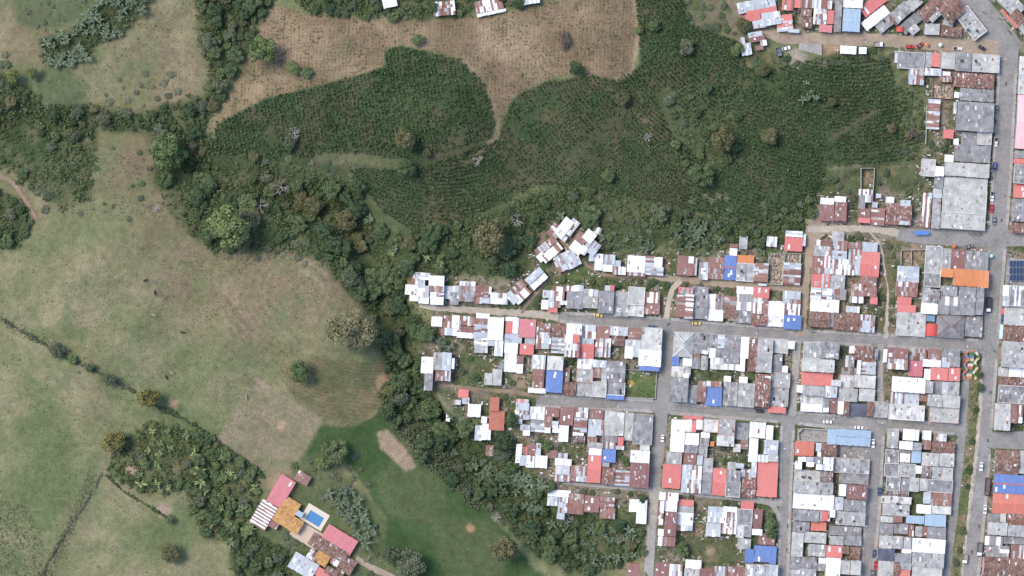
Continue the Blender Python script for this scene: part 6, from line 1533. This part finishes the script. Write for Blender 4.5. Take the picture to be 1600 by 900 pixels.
def car(px, py, ang, colr, label, L=4.2, kind='car'):
    t = thing({'car': 'parked_car', 'van': 'minivan', 'pickup': 'pickup_truck'}[kind], label, {'car': 'car', 'van': 'van', 'pickup': 'pickup'}[kind], P(px, py, 0.26), -math.radians(ang), 'vehicles in the streets')
    k = L / 4.2; W_ = 0.86; pm = paint(colr)
    ob('body', loft([(-2.1 * k, 0.70, 0.62, 0.42, 0.72), (-1.95 * k, 0.82, 0.74, 0.26, 0.92), (-0.9 * k, W_, 0.80, 0.22, 0.96), (0.75 * k, W_, 0.80, 0.22, 0.93), (1.85 * k, 0.82, 0.70, 0.26, 0.80), (2.1 * k, 0.70, 0.58, 0.36, 0.64)]).mesh('body', pm), t)
    if kind == 'pickup': gx = (-0.25, 0.0, 0.75, 1.15)
    elif kind == 'van': gx = (-2.0, -1.85, 0.75, 1.25)
    else: gx = (-1.55, -1.0, 0.3, 0.95)
    g = MB(); zt = 1.42 if kind != 'van' else 1.7
    g.hexa([(gx[0] * k, -0.78, 0.9), (gx[3] * k, -0.78, 0.88), (gx[3] * k, 0.78, 0.88), (gx[0] * k, 0.78, 0.9)], [(gx[1] * k, -0.62, zt - 0.03), (gx[2] * k, -0.62, zt - 0.03), (gx[2] * k, 0.62, zt - 0.03), (gx[1] * k, 0.62, zt - 0.03)])
    ob('glasshouse', g.mesh('glasshouse', M['dark_glass']), t)
    g = MB(); g.box(gx[1] * k - 0.04, gx[2] * k + 0.04, -0.64, 0.64, zt - 0.028, zt + 0.03); ob('roof', g.mesh('roof', pm), t)
    if kind == 'pickup':
        g = MB(); g.box(-1.95 * k, -0.35 * k, -0.7, 0.7, 0.955, 0.99); ob('cargo_bed', g.mesh('cargo_bed', M['dark']), t)
    for s in (-1, 1):
        g = MB(); g.box(2.02 * k, 2.12 * k, s * 0.5 - 0.16, s * 0.5 + 0.16, 0.5, 0.62); ob('headlight', g.mesh('headlight', M['lamp']), t)
    add_wheels(t, (-1.3 * k, 1.32 * k), 0.78)
    return t
def truck(px, py, ang, bed, cab, label, L=7.0):
    t = thing('lorry', label, 'truck', P(px, py, 0.26), -math.radians(ang), 'vehicles in the streets'); h = L / 2
    g = MB(); g.box(-h, h - 1.8, -1.15, 1.15, 0.85, 1.05); ob('chassis', g.mesh('chassis', M['dark']), t)
    g = MB(); g.box(-h, h - 1.9, -1.2, 1.2, 1.06, 1.2)
    for x0, x1, y0, y1 in ((-h, h - 1.9, -1.2, -1.1), (-h, h - 1.9, 1.1, 1.2), (-h, -h + 0.1, -1.1, 1.1), (h - 2.0, h - 1.9, -1.1, 1.1)): g.box(x0, x1, y0, y1, 1.2, 2.1)
    ob('cargo_bed', g.mesh('cargo_bed', paint(bed, 0.6)), t)
    ob('cab', loft([(h - 1.75, 1.05, 0.95, 0.6, 2.2), (h - 0.4, 1.05, 0.95, 0.5, 2.25), (h, 0.98, 0.85, 0.5, 1.5)]).mesh('cab', paint(cab)), t)
    g = MB(); g.hexa([(h - 0.02, -0.85, 1.52), (h - 0.36, -0.9, 2.18), (h - 0.36, 0.9, 2.18), (h - 0.02, 0.85, 1.52)], [(h + 0.03, -0.85, 1.54), (h - 0.3, -0.9, 2.22), (h - 0.3, 0.9, 2.22), (h + 0.03, 0.85, 1.54)]); ob('windscreen', g.mesh('windscreen', M['dark_glass']), t)
    for s in (-1, 1):
        g = MB(); g.box(h - 0.02, h + 0.05, s * 0.7 - 0.18, s * 0.7 + 0.18, 0.75, 0.95); ob('headlight', g.mesh('headlight', M['lamp']), t)
    add_wheels(t, (-h + 1.3, h - 1.0), 0.98, True)
WH, BK, RD, BL, YL, GR = (0.78, 0.78, 0.78), (0.05, 0.05, 0.06), (0.5, 0.05, 0.05), (0.07, 0.1, 0.22), (0.6, 0.5, 0.22), (0.2, 0.21, 0.22)
car(935, 492.5, 8, YL, 'yellow taxi parked on the street near the dirt end'); car(1088, 505, 4, YL, 'yellow taxi parked beside the dark grey roof')
car(1293, 659, 2, WH, 'white car in the street left of two, above the blue terrace'); car(1342, 668, 2, WH, 'white car in the street right of two, above the blue terrace')
car(1364, 693, 93, WH, 'white car parked at the right end of the blue terrace'); car(1035, 685, 94, WH, 'small white car on the steep paved lane', 3.4)
car(1533, 729, 95, WH, 'white car driving on the avenue beside the weedy median'); car(1539, 796, 94, WH, 'white car parked by the salmon roof')
car(1374, 768, 93, BL, 'dark blue car parked on the right street, upper'); car(1366, 865, 95, BL, 'dark blue car parked on the right street, lower')
car(1368, 883, 95, RD, 'red car parked behind the dark blue one', 4.0); car(1363, 896, 95, GR, 'dark car at the bottom of the right street')
car(1550, 307, 92, WH, 'white pickup parked beside the pale grey hall', 4.6, 'pickup'); car(1549, 326, 92, RD, 'red car parked beside the pale grey hall', 4.0)
car(1553, 345, 93, GR, 'dark grey car parked at the corner of the pale hall'); car(1556, 222, 93, WH, 'white car parked on the upper avenue', 4.2, 'pickup')
car(1557, 170, 93, GR, 'grey car parked on the upper avenue beside the long dark roof', 3.8); car(1554, 260, 92, BL, 'blue covered car parked beside the long pale roof', 4.4, 'van')
car(1019, 511, 6, BL, 'blue car parked at the lane corner'); car(1187, 642, 4, BK, 'dark car standing below the rust and blue roofs', 3.9)
car(1496, 76, 2, WH, 'white pickup parked on the top dirt road', 4.4, 'pickup'); car(1421, 73, 3, RD, 'red car parked on the top dirt road', 3.9)
car(1437, 71, -35, (0.3, 0.08, 0.1), 'dark red car parked at a slant on the top dirt road', 3.8); car(1228, 76, -18, WH, 'white car parked at the turning place below the top road')
car(1514, 385, -18, GR, 'grey car parked at a slant on the cross street', 4.2); car(1534, 75, 30, BK, 'dark car at the street corner stall', 3.6)
car(1567, 497, 93, BL, 'blue van parked against the kerb across the avenue', 4.3, 'van'); car(1211, 751, 95, (0.62, 0.28, 0.08), 'orange three-wheeler parked beside the coral roof', 3.0, 'van')
car(1214, 753.5, 95, WH, 'small white cart parked below the orange one', 2.4, 'van') if False else None
truck(1544, 476, 93, BK, WH, 'lorry with dark cargo bed and white cab on the avenue', 7.2)
truck(1530, 858, 94, (0.16, 0.16, 0.17), WH, 'lorry with grey bed and white cab at the bottom of the avenue', 6.4)
truck(1507, 873, 95, (0.3, 0.28, 0.27), WH, 'small white-cabbed truck parked on the weedy median', 4.6)
truck(1372, 69.5, 2, (0.32, 0.29, 0.27), WH, 'small truck with pale bed on the top dirt road', 4.6)
truck(1542, 760, 95, (0.13, 0.1, 0.1), (0.15, 0.12, 0.12), 'long dark lorry parked outside the blue roof', 8.4)
truck(1217, 82, 75, (0.12, 0.12, 0.15), (0.14, 0.14, 0.16), 'dark truck beside the white car at the turning place', 4.4)

# motorcycles
def motorcycle():
    t = ob('motorcycle', None)
    for x in (-0.62, 0.62):
        mb = MB()
        for i in range(12):
            a, b = 2 * math.pi * i / 12, 2 * math.pi * (i + 1) / 12; mb.tube((x + 0.26 * math.cos(a), 0, 0.3 + 0.26 * math.sin(a)), (x + 0.26 * math.cos(b), 0, 0.3 + 0.26 * math.sin(b)), 0.05, 0.05, 5)
        ob('wheel', mb.mesh('wheel', M['tyre']), t)
    mb = loft([(-0.75, 0.09, 0.07, 0.6, 0.72), (-0.2, 0.13, 0.11, 0.5, 0.78), (0.2, 0.15, 0.12, 0.4, 0.9), (0.5, 0.1, 0.06, 0.5, 0.82)]); ob('body', mb.mesh('body', paint((0.06, 0.06, 0.07))), t)
    mb = loft([(-0.72, 0.12, 0.1, 0.73, 0.8), (0.0, 0.14, 0.1, 0.79, 0.85)]); ob('seat', mb.mesh('seat', M['tyre']), t)
    mb = MB(); mb.tube((0.5, -0.36, 1.02), (0.5, 0.36, 1.02), 0.03, 0.03, 5); mb.tube((0.48, 0, 1.02), (0.62, 0, 0.3), 0.04, 0.04, 5); ob('handlebar', mb.mesh('handlebar', M['metal']), t)
    return t
moto = motorcycle(); first = True
def put_moto(x, y, a, lab):
    global first
    if first: o = moto; o.location = P(x, y, 0.28); o.rotation_euler = (0, 0, -math.radians(a)); first = False
    else: o = dup(moto, P(x, y, 0.28), -math.radians(a))
    tag(o, lab, 'motorcycle', 'motorcycles in the streets')
for i in range(5): put_moto(1514 + i * 4.5, 366 + (i % 2) * 1.2, 40 + i * 4, 'motorcycle in the slanted line below the pale hall')
for x, y, a, lab in [(1044, 506, -50, 'motorcycle crossing the corner by the paved lane'), (1564, 344, 90, 'motorcycle riding past the pale grey hall'), (1571, 131, 95, 'motorcycle riding on the upper avenue'), (1546, 700, 20, 'motorcycle at the side street mouth'), (1543, 688, 100, 'motorcycle riding near the weedy median'), (1547, 613, 95, 'motorcycle beside the pinkish wall across the avenue'), (1554, 549, 10, 'motorcycle parked beside the grey roof across the avenue'), (1529, 822, 100, 'motorcycle parked below the salmon roof'), (1230, 822, 95, 'motorcycle on the middle street, upper'), (1229, 859, 95, 'motorcycle on the middle street, lower'), (1518, 862, 95, 'motorcycle beside the lorry at the avenue bottom'), (1575, 48, 60, 'motorcycle at the diagonal street kerb, left'), (1579, 52, 50, 'motorcycle at the diagonal street kerb, right'), (1537, 20, 30, 'motorcycle in the diagonal street'), (1563, 30, 30, 'motorcycle below the orange wall of the diagonal street'), (1207, 515, 20, 'motorcycle outside the big white roof'), (1244, 518, 10, 'motorcycle outside the blue roof by the alley'), (1270, 519, 8, 'motorcycle outside the brown tile roof'), (1180, 640, 30, 'motorcycle beside the dark car on the lower street'), (1033, 730, 90, 'motorcycle at the coral roof on the paved lane')]:
    put_moto(x, y, a, lab)

# people
def skinned(name, joints, edges, mat, sub=1):
    me = bpy.data.meshes.new(name); me.from_pydata([j[:3] for j in joints], edges, []); o = bpy.data.objects.new(name, me); C.objects.link(o)
    md = o.modifiers.new('skin', 'SKIN'); 
    if not me.skin_vertices: me.attributes.new if False else None
    for i, j in enumerate(joints):
        sv_ = me.skin_vertices[0].data[i]; sv_.radius = (j[3], j[4] if len(j) > 4 else j[3]); sv_.use_root = (i == 0)
    o.modifiers.new('sub', 'SUBSURF').levels = sub
    dg = bpy.context.evaluated_depsgraph_get(); m2 = bpy.data.meshes.new_from_object(o.evaluated_get(dg)); m2.name = name
    bpy.data.objects.remove(o); m2.materials.clear(); m2.materials.append(mat); m2.polygons.foreach_set('use_smooth', np.ones(len(m2.polygons), bool)); return m2
def person_mesh(shirt):
    J = [(0, 0, 0.92, 0.15, 0.12), (0, 0, 1.15, 0.15, 0.11), (0, 0, 1.38, 0.17, 0.11), (0, 0, 1.5, 0.06), (0.02, 0, 1.62, 0.1, 0.095), (0.02, 0, 1.72, 0.085),
         (0, 0.19, 1.4, 0.06), (0.02, 0.27, 1.12, 0.048), (0.14, 0.28, 0.92, 0.036), (0.19, 0.28, 0.84, 0.036), (0, -0.19, 1.4, 0.06), (-0.02, -0.27, 1.12, 0.048), (0.04, -0.28, 0.88, 0.036), (0.06, -0.28, 0.8, 0.036),
         (0.02, 0.1, 0.86, 0.09), (0.1, 0.11, 0.48, 0.06), (0.06, 0.11, 0.08, 0.045), (0.18, 0.12, 0.04, 0.04), (-0.02, -0.1, 0.86, 0.09), (-0.06, -0.11, 0.48, 0.06), (-0.18, -0.11, 0.1, 0.045), (-0.07, -0.12, 0.04, 0.04)]
    Eg = [(0, 1), (1, 2), (2, 3), (3, 4), (4, 5), (2, 6), (6, 7), (7, 8), (8, 9), (2, 10), (10, 11), (11, 12), (12, 13), (0, 14), (14, 15), (15, 16), (16, 17), (0, 18), (18, 19), (19, 20), (20, 21)]
    m = skinned('person', J, Eg, paint(shirt, 0.8)); m.materials.append(paint((0.05, 0.06, 0.09), 0.8)); m.materials.append(paint((0.28, 0.16, 0.1), 0.6)); m.materials.append(paint((0.02, 0.017, 0.015), 0.7))
    for p in m.polygons:
        z = p.center.z; y = abs(p.center.y)
        p.material_index = 3 if (z > 1.66) else 2 if (z > 1.5 or (y > 0.22 and z < 1.2)) else 1 if z < 0.95 else 0
    return m
PM = [person_mesh(c) for c in ((0.7, 0.7, 0.68), (0.4, 0.06, 0.06), (0.08, 0.12, 0.3), (0.1, 0.1, 0.1))]
SH = ['white', 'red', 'blue', 'black']
for i, (x, y, k, lab) in enumerate([(1526, 546, 0, 'person in white shirt at the crossing above the painted steps'), (1537, 551, 0, 'person in white shirt on the avenue near the painted steps'), (1573, 378, 1, 'person in red shirt on the cross street'), (1554, 688, 0, 'person in white shirt at the side street mouth'), (1453, 664, 0, 'person in white shirt on the lower street, left of two'), (1456, 663.5, 0, 'person in white shirt on the lower street, right of two'), (1252, 664, 3, 'person in black at the rounded yard wall'), (1239, 690, 2, 'person in blue shirt beside the salmon roof'), (1500, 549, 3, 'person in black at the corner above the painted steps'), (1408, 73, 3, 'person in black walking on the top dirt road'), (1526, 24, 0, 'person in white shirt in the diagonal street'), (1048, 527, 0, 'person in white shirt on the paved lane'), (1139, 509, 3, 'person in black outside the brown tile roof'), (1569, 305, 1, 'person in red shirt on the upper avenue'), (1554, 145, 0, 'person in white shirt on the upper avenue kerb'), (1305, 532, 0, 'person in white shirt walking on taxi street'), (1077, 641, 3, 'person in black on the lower street')]):
    tag(ob('person', PM[k], None, P(x, y, 0.3), rng.uniform(0, 6.28)), lab, 'person', 'people in the streets')
# cattle
def cow_mesh(c):
    J = [(0, 0, 1.0, 0.36, 0.38), (0.5, 0, 1.02, 0.33, 0.38), (0.85, 0, 1.15, 0.2, 0.26), (1.1, 0, 1.3, 0.16, 0.18), (1.38, 0, 1.2, 0.12, 0.12), (-0.5, 0, 1.05, 0.33, 0.36), (-0.8, 0, 1.1, 0.2, 0.22), (-0.98, 0, 0.9, 0.03), (-1.0, 0, 0.55, 0.03)]
    Eg = [(0, 1), (1, 2), (2, 3), (3, 4), (0, 5), (5, 6), (6, 7), (7, 8)]
    for s in (-1, 1):
        b = len(J); J += [(0.55, s * 0.2, 0.7, 0.12), (0.55, s * 0.2, 0.38, 0.07), (0.55, s * 0.2, 0.04, 0.06), (-0.55, s * 0.22, 0.75, 0.15), (-0.68, s * 0.22, 0.42, 0.08), (-0.6, s * 0.22, 0.04, 0.06), (1.06, s * 0.22, 1.36, 0.05)]
        Eg += [(1, b), (b, b + 1), (b + 1, b + 2), (5, b + 3), (b + 3, b + 4), (b + 4, b + 5), (3, b + 6)]
    return skinned('cow', J, Eg, paint(c, 0.8))
CW = [cow_mesh((0.03, 0.026, 0.025)), cow_mesh((0.34, 0.27, 0.2))]
for x, y, a, k, lab in [(227, 438, -30, 0, 'black cow grazing at the top of the pasture'), (242, 457, 85, 0, 'black cow standing below the other black cow'), (260, 589, 70, 0, 'black cow near the middle of the lower pasture'), (268, 582, 30, 1, 'tan cow beside the black one in the lower pasture'), (240, 492, 20, 1, 'tan cow lying alone in the pasture'), (385, 620, 80, 1, 'tan cow beside the paddock fence'), (285, 519, 0, 0, 'dark cow in the middle of the pasture')]:
    o = tag(ob('cow', CW[k], None, P(x, y, 0.0), -math.radians(a)), lab, 'cow', 'cattle in the pasture'); o.scale = (1.1, 1.1, 1.0)

# street lamps, stall umbrellas, fences, tanks
def street_lamp():
    t = ob('street_lamp', None); mb = MB(); mb.tube((0, 0, -0.3), (0, 0, 8), 0.13, 0.09, 8); ob('pole', mb.mesh('pole', M['kerb']), t)
    mb = MB(); mb.tube((0, 0, 7.7), (1.5, 0, 8.1), 0.05, 0.05, 6); ob('arm', mb.mesh('arm', M['metal']), t)
    mb = MB(); mb.box(1.35, 2.05, -0.14, 0.14, 8.04, 8.2, bottom=True); ob('lamp_head', mb.mesh('lamp_head', M['white']), t); return t
lp = street_lamp(); f1 = True
for x, y, a, lab in [(1562, 94, 0, 'the cut corner at the top dirt road'), (1568, 640, 180, 'the pale corner building across the avenue'), (1507, 700, 0, 'the brown tile roof at the frontage lane'), (1494, 757, 0, 'the frontage lane beside the skylit dark roof'), (1552, 640, 180, 'the white wall across the avenue'), (1051, 520, 0, 'the pale hip roof on the paved lane corner'), (883, 490, 90, 'the left end of the paved taxi street'), (1240, 597, 0, 'the alley beside the skylit coral roof'), (1300, 648, -90, 'the white cars above the blue terrace'), (1350, 62, -90, 'the top dirt road beside the white sheds'), (1508, 535, -90, 'the dark hip roof corner'), (1536, 450, 180, 'the long orange roof'), (1370, 660, 0, 'the top of the right street'), (1218, 700, 0, 'the pale blue roof on the middle street'), (1180, 515, -90, 'the red stall outside the white roof'), (965, 640, 90, 'the lower street below the grey roofs'), (1577, 470, 180, 'the patchy roofs across the avenue'), (1345, 820, 0, 'the walled grey roof on the right street')]:
    if f1: o = lp; o.location = P(x, y, 0); o.rotation_euler = (0, 0, math.radians(a)); f1 = False
    else: o = dup(lp, P(x, y, 0), math.radians(a))
    tag(o, 'street lamp beside ' + lab, 'street lamp', 'street lamps')
def umbrella(x, y, colr, lab):
    t = thing('stall_umbrella', lab, 'umbrella', P(x, y, 0.3)); mb = MB(); n_ = 8
    for i in range(n_):
        a, b = 2 * math.pi * i / n_, 2 * math.pi * (i + 1) / n_; mb.face([(0, 0, 2.6), (0.95 * math.cos(a), 0.95 * math.sin(a), 2.1), (0.95 * math.cos(b), 0.95 * math.sin(b), 2.1)])
        mb.face([(0, 0, 2.56), (0.95 * math.cos(b), 0.95 * math.sin(b), 2.06), (0.95 * math.cos(a), 0.95 * math.sin(a), 2.06)])
    ob('canopy', mb.mesh('canopy', paint(colr, 0.7)), t); mb = MB(); mb.tube((0, 0, 0), (0, 0, 2.6), 0.03, 0.03, 6); ob('pole', mb.mesh('pole', M['metal']), t)
umbrella(1447.5, 70, (0.66, 0.2, 0.08), 'orange stall umbrella beside the slanted dark red car'); umbrella(1468.5, 70.5, (0.62, 0.72, 0.66), 'pale green stall umbrella left of the white pickup')
umbrella(1179, 507, (0.65, 0.1, 0.12), 'red stall canopy outside the big white roof'); umbrella(1490, 385, (0.6, 0.15, 0.06), 'orange stall umbrella outside the rust-red roof'); umbrella(1548, 400, (0.4, 0.66, 0.7), 'turquoise stall umbrella at the avenue corner')
def awning(pts, colr, lab):
    org = P(*pts[0], 0.3); A, B = Vector(P(*pts[0], 0)), Vector(P(*pts[1], 0)); w = pts[2] * S
    d = (B - A).normalized(); n_ = Vector((-d.y, d.x, 0)) * w / 2; q = [A - n_, B - n_, B + n_, A + n_]
    t = thing('awning', lab, 'awning', org); mb = MB(); zs = (2.3, 2.3, 2.8, 2.8)
    mb.hexa([(v.x - org[0], v.y - org[1], z_) for v, z_ in zip(q, zs)], [(v.x - org[0], v.y - org[1], z_ + 0.05) for v, z_ in zip(q, zs)], bottom=True); ob('canopy', mb.mesh('canopy', paint(colr, 0.6)), t)
    for v in q[:2]: mb = MB(); mb.tube((v.x - org[0], v.y - org[1], -0.1), (v.x - org[0], v.y - org[1], 2.3), 0.04, 0.04, 6); ob('post', mb.mesh('post', M['metal']), t)
awning([(1428, 364), (1450, 364), 6], (0.1, 0.22, 0.62), 'blue tarpaulin stretched over the street left of the pale hall')
awning([(1564, 507), (1562, 529), 5], (0.42, 0.55, 0.72), 'pale blue awning along the wall across the avenue'); awning([(1566, 482), (1565, 491), 5], (0.55, 0.08, 0.07), 'red awning along the wall across the avenue')
awning([(1184, 444.5), (1197, 445.5), 3.5], (0.6, 0.7, 0.74), 'small pale sheet roof beside the upper dirt road'); awning([(1137, 497), (1152, 500), 6], (0.3, 0.24, 0.17), 'ragged brown shade below the dark tile roof')
def fence(pts, lab, step=9):
    t = thing('wire_fence', lab, 'fence', P(*pts[0])); org = P(*pts[0]); rs = resample([(a, b, 0) for a, b in pts], step); mb0 = MB(); mb0.tube((0, 0, -0.3), (0, 0, 1.3), 0.09, 0.08, 6); pm = mb0.mesh('post', M['bark']); pr = None; wr = MB()
    for x, y, _ in rs:
        p = P(x, y); q = (p[0] - org[0], p[1] - org[1], p[2] - org[2]); ob('post', pm, t, q)
        if pr:
            for z_ in (0.5, 1.1): wr.tube((pr[0], pr[1], pr[2] + z_), (q[0], q[1], q[2] + z_), 0.012, 0.012, 4)
        pr = q
    ob('wire', wr.mesh('wire', M['metal']), t)
fence([(-10, 495), (60, 535), (130, 570), (210, 610)], 'wire fence with bushes crossing the left pasture'); fence([(400, 588), (505, 655), (560, 665)], 'wire fence along the top of the paddock'); fence([(400, 588), (372, 635), (340, 687), (385, 720), (432, 746)], 'wire fence along the left side of the paddock'); fence([(190, 660), (165, 735), (120, 810), (70, 900)], 'overgrown fence line running down the lower pasture'); fence([(505, 657), (470, 712), (455, 738)], 'wire fence between paddock and lawn'); fence([(250, 630), (300, 665), (340, 690)], 'wire fence above the orchard')
# water tanks on roofs
def tank(colr):
    t = ob('water_tank', None); mb = MB(); mb.tube((0, 0, 0), (0, 0, 1.15), 0.55, 0.6, 12); ob('body', mb.mesh('body', paint(colr, 0.5)), t)
    mb = MB(); mb.tube((0, 0, 1.15), (0, 0, 1.4), 0.58, 0.2, 12); ob('lid', mb.mesh('lid', paint(tuple(x * 0.8 for x in colr), 0.5)), t); return t
tk = [tank((0.05, 0.05, 0.055)), tank((0.09, 0.16, 0.35))]; used = [False, False]
for i, (x, y, k, lab) in enumerate([(1331, 757, 0, 'the long dark grey roof'), (1402, 787, 0, 'the grey roof beside the right street'), (1406, 797, 0, 'the grey roof above the small rusty roof'), (1398, 842, 0, 'the pale grey roof on the right street'), (1512, 47, 0, 'the big grey corner roof, left'), (1526, 48, 0, 'the big grey corner roof, right'), (1158, 424, 0, 'the concrete half of the orange-edged roof'), (1502, 95, 0, 'the dark roof below the white pickup'), (1254, 745, 0, 'the pale grey roof, left one'), (1264, 746, 0, 'the pale grey roof, right one'), (1290, 760, 1, 'the grey roof above the long white one'), (1146, 674, 0, 'the grey roof behind the white corner roof'), (1524, 95, 0, 'the pale roof at the cut corner'), (1450, 884, 0, 'the bottom grey roof beside the frontage lane')]):
    p = P(x, y, 4.0)
    if not used[k]: o = tk[k]; o.location = p; used[k] = True
    else: o = dup(tk[k], p)
    tag(o, ('black' if k == 0 else 'blue') + ' water tank on ' + lab, 'water tank', 'roof water tanks')

# things that would still share a label are told apart by their order from the left
seen_labels = {}
for o in scene.objects:
    if o.parent is None and o.get('label') and o.name.split('.')[0] not in ('coffee_bush', 'seedling'): seen_labels.setdefault(o['label'], []).append(o)
for lab, os_ in seen_labels.items():
    if 1 < len(os_) <= 20 and len(lab.split()) <= 14:
        for i, o in enumerate(sorted(os_, key=lambda q: q.location.x)): o['label'] = lab + ', ' + (ORD[i] + ' from left' if len(lab.split()) <= 13 else ORD[i] + ' along')
